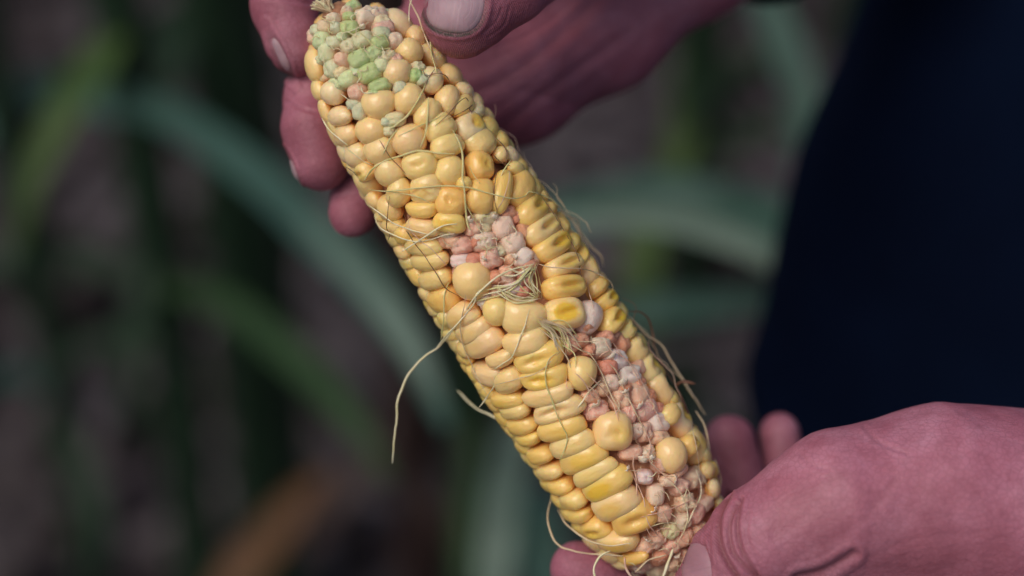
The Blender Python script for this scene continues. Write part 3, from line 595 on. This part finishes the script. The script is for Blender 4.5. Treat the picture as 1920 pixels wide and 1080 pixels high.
ST = """g 5 688 355 723 359 770 354 825 349 873 351 915 362 957 372 983 368 993 360 1010 363 1032 373 1047 385
g 4 695 356 733 360 767 365 790 372 807 382
g 7 682 338 697 318 720 302 753 292 787 283 820 287 853 289
g 7 798 158 778 198 762 218 745 233 730 242
g 6 747 240 730 263 718 290
g 6 803 182 802 218 797 253 788 277
g 4 746 256 782 238 812 226 838 208
g 7 848 243 862 268 868 302 867 335 870 345 873 387 876 420 882 432
g 4 872 378 887 407 901 429
w 4 773 -4 767 17 768 47
t 6 767 -4 785 35 795 63 807 90 821 125
g 5 807 57 808 93 815 123 820 136
b 3 793 128 798 142 813 138 827 138 837 143 843 153
b 3 815 130 802 150 793 175
b 3 815 237 840 215 860 192 873 183 879 190
b 3 840 223 867 210 883 200 886 196
b 3 884 197 880 204 885 210 880 214
b 3 932 318 927 353 928 382 932 395 930 420
p 3 955 320 953 342 943 375 932 392
b 3 1015 367 1035 397 1060 437 1078 467 1088 497 1087 502 1095 540
p 3 1105 513 1102 535 1110 567 1118 593
t 4 1007 495 1040 502 1087 503 1117 512 1143 527 1152 547
w 5 702 400 707 418 720 432 757 448 790 453 837 440 855 437
w 5 687 383 710 398 740 420 767 430 807 440
w 6 753 472 777 457 803 440 832 423 857 420
b 3 731 367 727 403 725 427 731 440 728 450
b 3 753 387 760 413 763 433 778 457 798 483 813 505 833 538 862 557
p 3 765 402 770 430 790 452 812 470 838 498
w 6 925 525 895 550 890 567 870 593 837 630 813 658
t 4 873 552 868 588 863 607 865 630 870 653 883 680 895 707 912 740
g 5 843 525 833 555 832 597 827 637
w 5 993 580 983 613 970 647 957 672 927 692
g 5 1050 658 1030 673 1023 697 1025 722 1035 750 1043 773 1058 807 1063 817 1062 833 1049 862
t 3 1050 660 1020 690 1000 702 970 710 927 723
w 5 927 723 920 733 912 747 898 765
p 6 1188 858 1187 875 1193 900 1194 930
p 5 1207 800 1220 833 1217 860 1233 880 1250 895 1270 910
t 6 1012 600 1027 618 1057 638 1090 657 1107 665 1127 698 1147 743 1167 777
t 5 1143 682 1157 698 1170 730 1190 770 1200 790 1213 817
p 3 1147 640 1170 670 1190 690 1207 723 1228 767 1247 810
w 6 1127 712 1103 737 1083 765
p 4 1078 700 1092 712 1110 740 1118 748
w 6 603 222 617 243 637 260 652 273
w 3 637 175 660 192 685 210
w 3 607 107 610 127 618 143
g 4 668 55 687 72 703 87 720 92 737 87
w 3 632 63 653 60 680 48 692 42
w 3 644 272 672 296 700 312
b 3 712 262 728 290 748 312 762 328
b 3 648 312 662 322 668 330
t 5 1010 615 1040 640 1062 668 1070 690
g 5 1015 612 1045 640 1075 662 1080 690
t 4 1030 610 1060 628 1085 640 1120 640
p 4 1100 700 1130 730 1150 760 1160 790
p 4 1150 655 1180 680 1200 720
p 4 1180 880 1205 930 1215 980 1240 1010
w 4 1255 900 1280 930 1290 970 1280 1000
w 5 1305 880 1315 920 1300 960 1285 990 1270 1020
p 4 1200 970 1240 960 1270 950 1300 935
w 4 1210 990 1250 980 1280 985
t 3 1296 795 1306 840 1312 880 1330 920
b 3 930 258 948 278 950 300 940 320
g 5 958 300 945 318 940 330
b 3 925 290 940 305 958 312
g 3 878 310 890 330 900 345"""
for ln in ST.split('\n'):
    r = ln.split(); q = list(map(float, r[2:])); strand(list(zip(q[0::2], q[1::2])), float(r[1])*.58, r[0])
# the long hanging thread and the others that leave the cob
zh = [hit(1000, 497) or 90, hit(945, 515) or 90, hit(893, 558) or 120, (hit(850, 617) or 40) + 8, 25, 12, 10, 8, 6, 5, 5, 5, 5]
o = strand([(1002, 495), (945, 512), (893, 555), (850, 617), (823, 650), (798, 667), (770, 696), (752, 731), (745, 756), (745, 781), (741, 809), (737, 848), (736, 869)], 4.4, 'w', zfix=[z+12 if i < 4 else z for i, z in enumerate(zh)])
o['label'] = 'long pale thread hanging down left of the cob'
strand([(857, 732), (875, 750), (895, 767), (920, 778), (945, 792)], 4.5, 'w', zfix=[-90, -90, -60, -30])
strand([(1167, 582), (1193, 607), (1210, 627), (1240, 647), (1260, 680), (1277, 707), (1297, 740), (1307, 753), (1322, 778)], 5, 't', zfix=[-30, -60, -80, -90])
strand([(1177, 584), (1202, 585), (1217, 600), (1225, 630), (1228, 653), (1247, 693), (1267, 723), (1285, 760), (1300, 800)], 4, 'b', zfix=[-20, -70, -60, -30])
strand([(1268, 723), (1280, 716), (1305, 720)], 7, 'b', zfix=[-40, -30])
strand([(1268, 727), (1283, 757), (1297, 795), (1310, 825)], 5, 'b', zfix=[-20, -10])
strand([(873, 160), (888, 175), (884, 182)], 2.5, 'w', zfix=[10, 0])
strand([(1007, 345), (1043, 383), (1077, 420), (1093, 453)], 4, 't', zfix=[-40, -60, -60])
strand([(1050, 395), (1068, 407), (1083, 413), (1088, 433), (1110, 463), (1127, 480), (1132, 500)], 4, 't', zfix=[-40, -80, -90])
strand([(820, 110), (845, 135), (862, 160), (875, 190)], 5, 't', zfix=[-20, -20])
strand([(1035, 929), (1027, 973), (1042, 1017), (1076, 1033), (1120, 1039), (1168, 1042)], 4, 't', zfix=[-40, 10, 30, 60])
strand([(1045, 954), (1064, 985), (1105, 1014), (1146, 1023), (1183, 1019)], 3.6, 't', zfix=[-20, 10, 50, 80, 90])
strand([(1145, 1033), (1124, 1044), (1114, 1065), (1117, 1090)], 5, 'w', zfix=[60, 70])
strand([(1171, 1045), (1174, 1067), (1190, 1090)], 5, 'p', zfix=[70, 70])
strand([(1262, 1030), (1252, 1058), (1240, 1090)], 7, 'w', zfix=[90, 80])
strand([(1190, 1075), (1215, 1052), (1250, 1040)], 4, 't', zfix=[50, 80])
strand([(1340, 860), (1352, 900), (1345, 930)], 3, 't', zfix=[-30, -30])
strand([(1304, 770), (1322, 800), (1330, 850), (1326, 900)], 4, 't', zfix=[-30, -20])
# a thin tangle of hairs along the far edge
for i in range(7):
    t0 = random.uniform(640, 1300); L = random.uniform(60, 170); pts = []
    for k in range(4):
        t = t0 + L*k/3; w_ = WC + Rad(t) + random.uniform(-10, 26)*(1 if i % 3 else .4); pts.append((t*.5407 + w_*.8412, t*.8412 - w_*.5407))
    strand(pts, random.uniform(1.1, 2), random.choice('tbtp'), zfix=[random.uniform(-60, 10), random.uniform(-60, 0)], wob=6)
# tufts
def tuft(hub, targets, n, wid, mats, bend=8, spread=8):
    for i in range(n):
        tx, ty = random.choice(targets); tx += random.gauss(0, spread); ty += random.gauss(0, spread)
        hx, hy = hub[0] + random.gauss(0, 4), hub[1] + random.gauss(0, 4)
        L = math.hypot(tx-hx, ty-hy)+1; q = .22*L*(.6 + random.gauss(0, .35)); mx, my = (hx+tx)/2 + q*(ty-hy)/L, (hy+ty)/2 - q*(tx-hx)/L
        strand([(hx, hy), (mx, my), (tx, ty)], random.uniform(*wid), random.choice(mats), lift=random.uniform(2, 16))
for i in range(60):
    a = random.uniform(0, 1); tx, ty = 578 + 46*a + random.gauss(0, 3), 14 - 24*a + random.gauss(0, 4)
    z0 = random.uniform(-10, 45)
    strand([(640 + random.gauss(0, 5), 38 + random.gauss(0, 5)), (612 + random.gauss(0, 4) + 8*a, 22 - 8*a), (tx, ty)], random.uniform(2.4, 5), random.choice('ttwtw'), zfix=[z0, z0+24, z0+30], wob=4)
tuft((1008, 558), [(1000, 497), (985, 500), (970, 525), (1008, 500), (945, 545), (930, 540), (1012, 525), (955, 552)], 26, (1.8, 3.0), 'gtwg', 4, 3)
tuft((1014, 602), [(1062, 672), (1072, 660), (1100, 655), (1055, 640), (1048, 655), (1085, 640)], 16, (2, 3.2), 'gttw', 5, 4)
tuft((1000, 500), [(905, 552), (920, 535), (880, 570), (935, 520), (960, 500)], 7, (3, 4.5), 'wwg', 5, 5)
for poly, n, mats in (([(830, 415), (870, 400), (950, 395), (995, 480), (995, 550), (910, 560), (850, 480)], 26, 'wtgwp'), (LB, 46, 'ptwpt'), ([(595, 60), (650, 20), (730, 30), (740, 120), (690, 170), (620, 140)], 24, 'wwgt'), ([(1210, 940), (1330, 900), (1310, 1010), (1250, 1080), (1180, 1070)], 22, 'wwpt')):
    k = 0
    while k < n:
        xs = [p[0] for p in poly]; ys = [p[1] for p in poly]; x, y = random.uniform(min(xs), max(xs)), random.uniform(min(ys), max(ys))
        if not inpoly(x, y, poly) or any((x-u)**2+(y-v)**2 < (r+9)**2 for u, v, r in KPX): continue
        a = random.uniform(0, 6.28); L = random.uniform(10, 30); b = a + random.uniform(-1.1, 1.1)
        strand([(x, y), (x + L*.5*math.cos(a), y + L*.5*math.sin(a)), (x + L*math.cos(b), y + L*math.sin(b))], random.uniform(1.3, 2.4), random.choice(mats), lift=random.uniform(1, 9)); k += 1

# ---------------------------------------------------------------- hands (signed distance field -> surface)
def seg_d(p, a, b, ra, rb):
    ab = b - a; t = np.clip(((p - a) @ ab)/(ab @ ab), 0, 1).astype(np.float32)
    d = p - (a + t[..., None]*ab); return np.sqrt((d*d).sum(-1)) - (ra + (rb - ra)*t)
def smin(a, b, k): h = np.clip(.5 + .5*(b - a)/k, 0, 1); return b + (a - b)*h - k*h*(1 - h)
def chain_d(p, ch, k=14):
    r = None
    for (a, b) in zip(ch[:-1], ch[1:]):
        d = seg_d(p, a[:3], b[:3], a[3], b[3]); r = d if r is None else smin(r, d, k)
    return r
def C4(*pts): return [np.array([*P(x, y, z), r], np.float32) for x, y, z, r in pts]
class Hand:
    def __init__(s, palm, fingers, kp, kf=7): s.palm, s.fingers, s.kp, s.kf = palm, fingers, kp, kf
    def f(s, p):
        p = p.astype(np.float32); r = None
        for c in s.palm: d = chain_d(p, c, 90); r = d if r is None else smin(r, d, 70)
        g = None
        for c in s.fingers: d = chain_d(p, c); g = d if g is None else smin(g, d, s.kf)
        return smin(r, g, s.kp)
    def grad(s, p, e=1.5):
        g = np.zeros_like(p)
        for i in range(3):
            q = np.zeros(3); q[i] = e; g[:, i] = (s.f(p+q) - s.f(p-q))/(2*e)
        return g
def surfnet(hand, lo, hi, h):
    ax = [np.arange(l, u, h) for l, u in zip(lo, hi)]; n = [len(a) for a in ax]; F = np.empty(n, np.float32)
    for i in range(0, n[0], 24):
        g = np.stack(np.meshgrid(ax[0][i:i+24], ax[1], ax[2], indexing='ij'), -1); F[i:i+24] = hand.f(g)
    F[0], F[-1], F[:, 0], F[:, -1], F[:, :, 0], F[:, :, -1] = 1, 1, 1, 1, 1, 1
    I = F < 0; c = [(0, 0, 0), (1, 0, 0), (0, 1, 0), (1, 1, 0), (0, 0, 1), (1, 0, 1), (0, 1, 1), (1, 1, 1)]
    sl = lambda a, o: a[o[0]:n[0]-1+o[0], o[1]:n[1]-1+o[1], o[2]:n[2]-1+o[2]]
    cnt = sum(sl(I, o).astype(np.int8) for o in c); act = (cnt > 0) & (cnt < 8); idx = -np.ones(act.shape, np.int64); ijk = np.argwhere(act); idx[act] = np.arange(len(ijk))
    vals = np.stack([sl(F, o)[act] for o in c], 1); co = np.array(c, float); pos = np.zeros((len(ijk), 3)); w_ = np.zeros(len(ijk))
    for a in range(8):
        for b in range(a+1, 8):
            if np.abs(co[a]-co[b]).sum() != 1: continue
            m = (vals[:, a] < 0) != (vals[:, b] < 0); t = vals[m, a]/(vals[m, a]-vals[m, b]); pos[m] += co[a] + t[:, None]*(co[b]-co[a]); w_[m] += 1
    pos = (ijk + pos/w_[:, None])*h + np.array(lo); fs = []
    for d in range(3):
        e1, e2 = (d+1) % 3, (d+2) % 3; a = I.take(range(n[d]-1), d); b = I.take(range(1, n[d]), d); ch = np.argwhere(a != b)
        ch = ch[(ch[:, e1] > 0) & (ch[:, e2] > 0) & (ch[:, e1] < n[e1]-1) & (ch[:, e2] < n[e2]-1)]
        ins = I[tuple(ch.T)]; q = []
        for o1, o2 in ((1, 1), (0, 1), (0, 0), (1, 0)):
            k = ch.copy(); k[:, e1] -= o1; k[:, e2] -= o2; q.append(idx[tuple(k.T)])
        q = np.stack(q, 1); q[~ins] = q[~ins][:, ::-1]; fs.append(q)
    return pos, np.vstack(fs)
def subdiv(v, f):
    e = np.concatenate([f[:, [0, 1]], f[:, [1, 2]], f[:, [2, 3]], f[:, [3, 0]]]); e.sort(1); key = e[:, 0]*len(v) + e[:, 1]
    u, first, inv = np.unique(key, return_index=True, return_inverse=True); em = (v[e[first, 0]] + v[e[first, 1]])/2
    n = len(f); inv = inv.reshape(4, n) + len(v); c = v[f].mean(1); ci = np.arange(n) + len(v) + len(u)
    nf = np.concatenate([np.stack([f[:, i], inv[i], ci, inv[(i+3) % 4]], 1) for i in range(4)]); return np.vstack([v, em, c]), nf
def project(hand, v, it=2):
    for _ in range(it):
        g = hand.grad(v); d = hand.f(v); v = v - (d/np.maximum((g*g).sum(1), .2))[:, None]*g
    return v
def pix(v): k = DP/(DP - v[:, 2]); return np.stack([v[:, 0]*k + 960, 540 - v[:, 1]*k], 1)
def dpoly(q, pl_):
    r = np.full(len(q), 1e9)
    pl_ = spline(pl_, 30) if len(pl_) > 2 else np.array(pl_, float)
    for a, b in zip(pl_[:-1], pl_[1:]):
        ab = b - a; t = np.clip(((q-a) @ ab)/(ab @ ab), 0, 1); r = np.minimum(r, np.linalg.norm(q - a - t[:, None]*ab, axis=1))
    return r
def nail_q(q, nl):
    c, U, V = (np.array(x, float) for x in nl['f']); M_ = np.stack([U, V], 1); uv = (q - c) @ np.linalg.inv(M_).T; return uv
def build_hand(hand, lo, hi, h, nails, creases, tone_shade, zmin=-1e9):
    v, f = surfnet(hand, lo, hi, h); v = project(hand, v, 2); v, f = subdiv(v, f); v = project(hand, v, 1)
    g = hand.grad(v); nrm = g/np.linalg.norm(g, axis=1)[:, None]; q = pix(v); front = (nrm[:, 2] > -.1) & (v[:, 2] > zmin)
    disp = np.zeros(len(v)); grime = np.zeros(len(v)); fl = np.zeros(len(v))
    disp += 1.6*np.array([noise.noise(Vector(p)*.02) for p in v]) 
    for nl in nails:
        uv = nail_q(q, nl); r = (np.abs(uv[:, 0])**2.4 + np.abs(uv[:, 1])**2.4)**(1/2.4); near = front & (np.abs(v[:, 2] - nl['z']) < nl.get('dz', 90)) & (r < 2)
        sz = min(np.linalg.norm(nl['f'][1]), np.linalg.norm(nl['f'][2])); dr = (r - 1)*sz
        ins = near & (dr < 0); disp[ins] += -4.5*np.clip(-dr[ins]/4, 0, 1)
        ring = near & (dr >= -1); disp[ring] += nl.get('fold', 3.5)*np.exp(-((dr[ring] - 6)/6)**2)
        grime[near] = np.maximum(grime[near], nl.get('dirt', .8)*np.exp(-((dr[near] - .5)/2.8)**2)*(.35 + .65*np.clip((uv[near] @ np.array(nl['end'], float)), 0, 1)))
    for depth, wd, gr, pl_ in creases:
        d = dpoly(q, pl_); m = front & (d < wd*3); disp[m] -= depth*np.exp(-(d[m]/wd)**2); disp[m] += depth*.35*np.exp(-((d[m]-wd*2)/wd)**2); fl[m] = np.maximum(fl[m], gr*np.exp(-(d[m]/(wd*1.3))**2))  # same tint also darkens the skin along the creases
    for x, y, r, a in tone_shade: fl = np.maximum(fl, a*np.exp(-((q[:, 0]-x)**2 + (q[:, 1]-y)**2)/r**2))
    v2 = v + nrm*disp[:, None]
    # ridge coordinate: distance along the nearest finger; strong at the tips only
    best = np.full(len(v), 1e9); rc = np.zeros(len(v)); rm = np.zeros(len(v))
    for c in hand.fingers:
        tip, pre = c[-1][:3], c[-2][:3]; d = chain_d(v, c); axd = (tip-pre)/np.linalg.norm(tip-pre); along = (v - tip) @ axd
        side = np.linalg.norm(v - tip - along[:, None]*axd, axis=1)
        m = d < best; best[m] = d[m]; rc[m] = along[m] - .006*side[m]**2; rm[m] = np.exp(-np.clip(-along[m] - 70, 0, 999)/40)
    return v2, f, dict(ridge=rc, ridge_mask=rm, grime=grime, tone_shade=fl)
def up_hand():
    palm = [C4((780, 190, -270, 80), (960, 150, -380, 118), (1125, 50, -470, 124), (1312, -98, -560, 128), (1420, -190, -600, 130)),
            C4((1050, -180, -60, 92), (1250, -270, -160, 120), (1420, -240, -480, 130)), C4((860, 0, -300, 110), (1080, -140, -420, 130), (1300, -260, -520, 140))]
    fingers = [C4((1120, -190, -260, 100), (1030, -100, -40, 88), (950, -32, 50, 78), (866, 36, 78, 72)),
               C4((860, -120, -290, 75), (640, -150, -210, 70), (532, -60, -110, 66), (533, 12, -68, 63), (550, 78, -52, 52), (560, 96, -50, 47)),
               C4((850, 80, -300, 68), (690, 80, -240, 62), (592, 180, -110, 60), (588, 240, -78, 60), (600, 303, -72, 56)),
               C4((830, 210, -300, 60), (730, 300, -240, 52), (668, 370, -130, 47), (661, 400, -112, 47))]
    return Hand(palm, fingers, 30)
def low_hand():
    palm = [C4((1440, 1008, 95, 92), (1580, 950, 90, 122), (1765, 938, 50, 160), (1930, 965, 25, 172), (2080, 1000, 0, 185)),
            C4((1590, 1130, 20, 130), (1850, 1150, -20, 180)), C4((1600, 1080, -160, 110), (1850, 1080, -120, 150))]
    fingers = [C4((1500, 985, 95, 100), (1425, 1020, 100, 90), (1372, 1062, 98, 82), (1345, 1100, 96, 76)),
               C4((1560, 1200, -100, 80), (1380, 1190, -130, 72), (1200, 1130, -110, 60), (1110, 1080, -75, 54), (1082, 1066, -70, 52)),
               C4((1600, 1120, -260, 80), (1450, 1060, -330, 62), (1397, 950, -340, 56), (1368, 826, -330, 52)),
               C4((1660, 1120, -260, 80), (1530, 1060, -360, 60), (1478, 940, -390, 50), (1462, 813, -380, 42))]
    return Hand(palm, fingers, 45)
UH, LH = up_hand(), low_hand()
unails = [dict(f=((853, 10), (57, 9), (-10, 54)), z=120, dz=80, dirt=1.4, fold=4, end=(0, 1)),
          dict(f=((526, 103), (8, -4), (17, 36)), z=-30, dz=80, dirt=.9, fold=3, end=(0, 1)),
          dict(f=((550, 320), (5, -2), (10, 26)), z=-60, dz=80, dirt=.9, fold=2.5, end=(0, 1))]
lnails = [dict(f=((1305, 1070), (30, -8), (8, 55)), z=140, dz=90, dirt=.35, fold=3, end=(-1, 0))]
ucr = [(2.5, 4, .5, [(470, -12), (520, -2), (580, 6)]), (2, 3.5, .5, [(535, 190), (570, 205), (610, 215)]), (2, 4, .4, [(900, 100), (1000, 60), (1080, 0)]), (5, 12, .6, [(860, 190), (960, 140), (1060, 60), (1120, 0)]), (4, 10, .5, [(930, 250), (1040, 160), (1180, 60)]),
       (2, 3, .4, [(630, 372), (660, 365), (690, 368)]), (1.2, 2, .3, [(905, 62), (930, 40), (940, 15)]), (1.2, 2, .3, [(915, 70), (945, 45), (956, 10)])]
lcr = [(6, 5, 1.2, [(1368, 925), (1350, 965), (1348, 1010), (1362, 1050), (1385, 1085)]), (4.5, 4, 1, [(1382, 945), (1368, 985), (1372, 1030), (1395, 1060), (1420, 1085)]), (4.5, 4, 1, [(1390, 935), (1382, 985), (1392, 1035), (1425, 1085)]),
       (2, 3, .5, [(1345, 960), (1332, 1000), (1335, 1050), (1348, 1085)]), (2, 3, .4, [(1405, 960), (1402, 1010), (1425, 1050)]), (1.6, 3, .3, [(1340, 985), (1322, 1010), (1322, 1040)]),
       (7, 9, .8, [(1495, 1085), (1545, 1072), (1600, 1040)]), (.8, 8, .35, [(1470, 1000), (1520, 960), (1560, 900)]), (.8, 9, .35, [(1500, 1040), (1600, 990), (1680, 900)]), (.6, 8, .3, [(1600, 1060), (1720, 1010), (1840, 1000)]), (.8, 7, .3, [(1440, 905), (1460, 960), (1450, 1010)]),
       (1.5, 4, .2, [(1500, 850), (1520, 870), (1550, 880)]), (1.5, 4, .2, [(1620, 800), (1650, 830), (1700, 850)])]
ltone = [(1370, 1030, 38, .45), (1540, 1020, 110, .5), (1720, 1090, 160, .5), (1365, 1010, 45, .5), (1480, 1000, 60, .4), (1367, 840, 60, .3), (1560, 940, 70, .25), (1750, 1050, 120, .35)]
utone_shade = [(700, 150, 900, .4), (545, 60, 60, .1), (1100, 100, 260, .45), (940, 180, 160, .4), (1250, 0, 200, .6), (660, 400, 50, .5), (840, 100, 50, .5)]  # broad tone is grime; palm patches are shade put into skin colour
v1, f1, a1 = build_hand(UH, (-520, 60, -760), (480, 760, 190), 7.0, unails, ucr, utone_shade)
v2, f2, a2 = build_hand(LH, (60, -760, -470), (1150, -170, 260), 7.0, lnails, lcr, ltone)
def inside_body(px, py, dm, r): return [W(P(px, py, zd(dm)))[0], r]
pers0 = W(P(1950, 540, zd(.78)))[0]
person = empty('person', (pers0[0], pers0[1], 0)); tag(person, 'person in navy clothing standing right, bare hands holding up the corn cob', 'person')
# arms and trunk under the clothes, joined to the hands: one body
def arm(pts): return tube([W(P(a, b, zd(c)))[0] for a, b, c, r in pts], [r for *_, r in pts], 20)
extra = [arm([(1340, -130, .648, .019), (1700, -420, .70, .030), (2300, -800, .80, .045), (2900, -500, .95, .055)]), arm([(2030, 1000, .562, .028), (2500, 1100, .62, .035), (3200, 900, .75, .05), (3100, -100, .92, .055)]),
         arm([(2900, 1900, 1.0, .12), (2850, 900, 1.0, .14), (2850, 100, 1.0, .15), (2900, -500, 1.0, .13)])]
V = [W(v1), W(v2)]; F = f1.tolist() + (f2 + len(v1)).tolist(); o_ = len(v1) + len(v2)
for ev, ef in extra:
    V.append(np.array(ev)); F += [tuple(i + o_ for i in q) for q in ef]; o_ += len(ev)
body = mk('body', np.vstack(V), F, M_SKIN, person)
for k in ('ridge', 'ridge_mask', 'grime', 'tone_shade'):
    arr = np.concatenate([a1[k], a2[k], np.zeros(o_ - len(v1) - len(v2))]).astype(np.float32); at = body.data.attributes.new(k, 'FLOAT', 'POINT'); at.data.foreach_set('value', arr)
def march(hand, q, z0=300):
    """first point of the surface behind each pixel; nan where there is none"""
    o = np.array([0, 0, DP]); d = np.stack([q[:, 0]-960, 540-q[:, 1], -DP*np.ones(len(q))], 1); d /= np.linalg.norm(d, axis=1)[:, None]
    st = np.full(len(q), DP - z0); done = np.zeros(len(q), bool)
    for _ in range(60):
        p = o + d*st[:, None]; r = hand.f(p); done |= r < .05; st = np.where(done | (p[:, 2] < -700), st, st + r*.9)
    return np.where(done[:, None], o + d*st[:, None], np.nan)
def nail(hand, nl, label=None):
    c, U, V_ = (np.array(x, float) for x in nl['f']); nu, nv = 21, 25
    b_, a_ = np.meshgrid(np.linspace(-1, 1, nv), np.linspace(-1, 1, nu), indexing='ij'); a_, b_ = a_.ravel(), b_.ravel()
    m = np.maximum(abs(a_), abs(b_)); l = (abs(a_)**2.4 + abs(b_)**2.4)**(1/2.4); sc = np.where(l > 0, m/np.maximum(l, 1e-9), 0)*.985; uu, vv = a_*sc, b_*sc
    pts = np.full((len(m), 3), np.nan)
    for sh in (1, .95, .9, .85, .8, .7, .6, .4, 0):
        k = np.isnan(pts[:, 0])
        if k.any(): pts[k] = march(hand, c + (U*uu[k, None] + V_*vv[k, None])*sh)
    k = np.isnan(pts[:, 0]); pts[k] = P(*c, nl['z'])
    g = hand.grad(pts); g /= np.linalg.norm(g, axis=1)[:, None]; pts = pts + g*(-2.5 + 3.2*(1 - m**4))[:, None]; en = nl['end']
    tip = uu*en[0] + vv*en[1]; e = np.maximum(0, (tip - .78)/.2)*.9 + np.maximum(0, (m - .9)/.1)*.35*nl['dirt']; ac = a_*en[1] + b_*en[0]
    fs = [(j*nu+i, (j+1)*nu+i, (j+1)*nu+i+1, j*nu+i+1) for j in range(nv-1) for i in range(nu-1)]
    top = W(np.array(pts)); nn = len(top); bot = W(np.array(pts) - np.array([0, 0, 5])); vs = np.vstack([top, bot]); fs2 = fs + [tuple(x + nn for x in q[::-1]) for q in fs]
    rim = [i for i in range(nu)] + [j*nu+nu-1 for j in range(1, nv)] + [(nv-1)*nu+i for i in range(nu-2, -1, -1)] + [j*nu for j in range(nv-2, 0, -1)]
    fs2 += [(a, b, b+nn, a+nn) for a, b in zip(rim, rim[1:]+rim[:1])]
    o = mk('fingernail', vs, fs2, M_NAIL, body)
    for k, arr in (('edge', e), ('across', ac)): at = o.data.attributes.new(k, 'FLOAT', 'POINT'); at.data.foreach_set('value', list(arr)*2)
    if label: o['label'] = label
    return o
nail(UH, unails[0], 'broad pink thumbnail with dirt under its edge'); nail(UH, unails[1], 'narrow nail of the index finger seen from the side'); nail(UH, unails[2]); nail(LH, lnails[0], 'thumbnail of the lower hand').color = (.86, .66, .72, 1)

# ---------------------------------------------------------------- clothing
def garment():
    vs, fs, m = [], [], 64; edge = spline([(-700, 1800), (-300, 1700), (0, 1590), (200, 1522), (400, 1478), (600, 1440), (750, 1424), (900, 1432), (1200, 1470), (1700, 1520)], 110)
    for i, (py, ex) in enumerate(edge):
        dist = .80; k = dist/D; c = P(ex, py, zd(dist)); hw, hd = .19*S, .12*S
        for j in range(m):
            a = 2*math.pi*j/m; x = math.cos(a); y = math.sin(a)
            r = 1 + .018*math.sin(a*5 + i*.06) + .03*noise.noise(Vector((x*3, y*3, i*.06)))
            rs = 1 + .02*math.sin(i*.23 + 4*math.sin(a*1.3))*max(0, y)
            vs.append(c + np.array([hw*(1 + x*r*rs), 0, hd*y*r*rs]))
    n = len(edge); fs = [(i*m+j, i*m+(j+1) % m, (i+1)*m+(j+1) % m, (i+1)*m+j) for i in range(n-1) for j in range(m)]
    fs.append(tuple(range(m))); fs.append(tuple((n-1)*m+j for j in range(m))[::-1]); vs = W(np.array(vs)).tolist()
    for pts in ([(1395, -105, .652, .0235), (1440, -150, .66, .027), (1700, -420, .71, .038), (2300, -800, .80, .055), (2900, -500, .95, .07)], [(2160, 1030, .57, .035), (2500, 1100, .62, .043), (3200, 900, .75, .06), (3100, -100, .92, .065)]):
        q = spline(pts, 40); ev, ef = tube([W(P(a, b, zd(c)))[0] for a, b, c, r in q], [r*(1+.03*math.sin(i*1.3)) for i, (*_, r) in enumerate(q)], 28)
        o = len(vs); vs += [tuple(x) for x in ev]; fs += [tuple(i+o for i in f) for f in ef]
    return vs, fs
gv, gf = garment()
mk('jacket', gv, gf, M_CLOTH, person)
print('kernels', len(CENT)+nk, 'grains', len(APTS), 'silk', sum(o.name.startswith('silk') for o in bpy.data.objects))
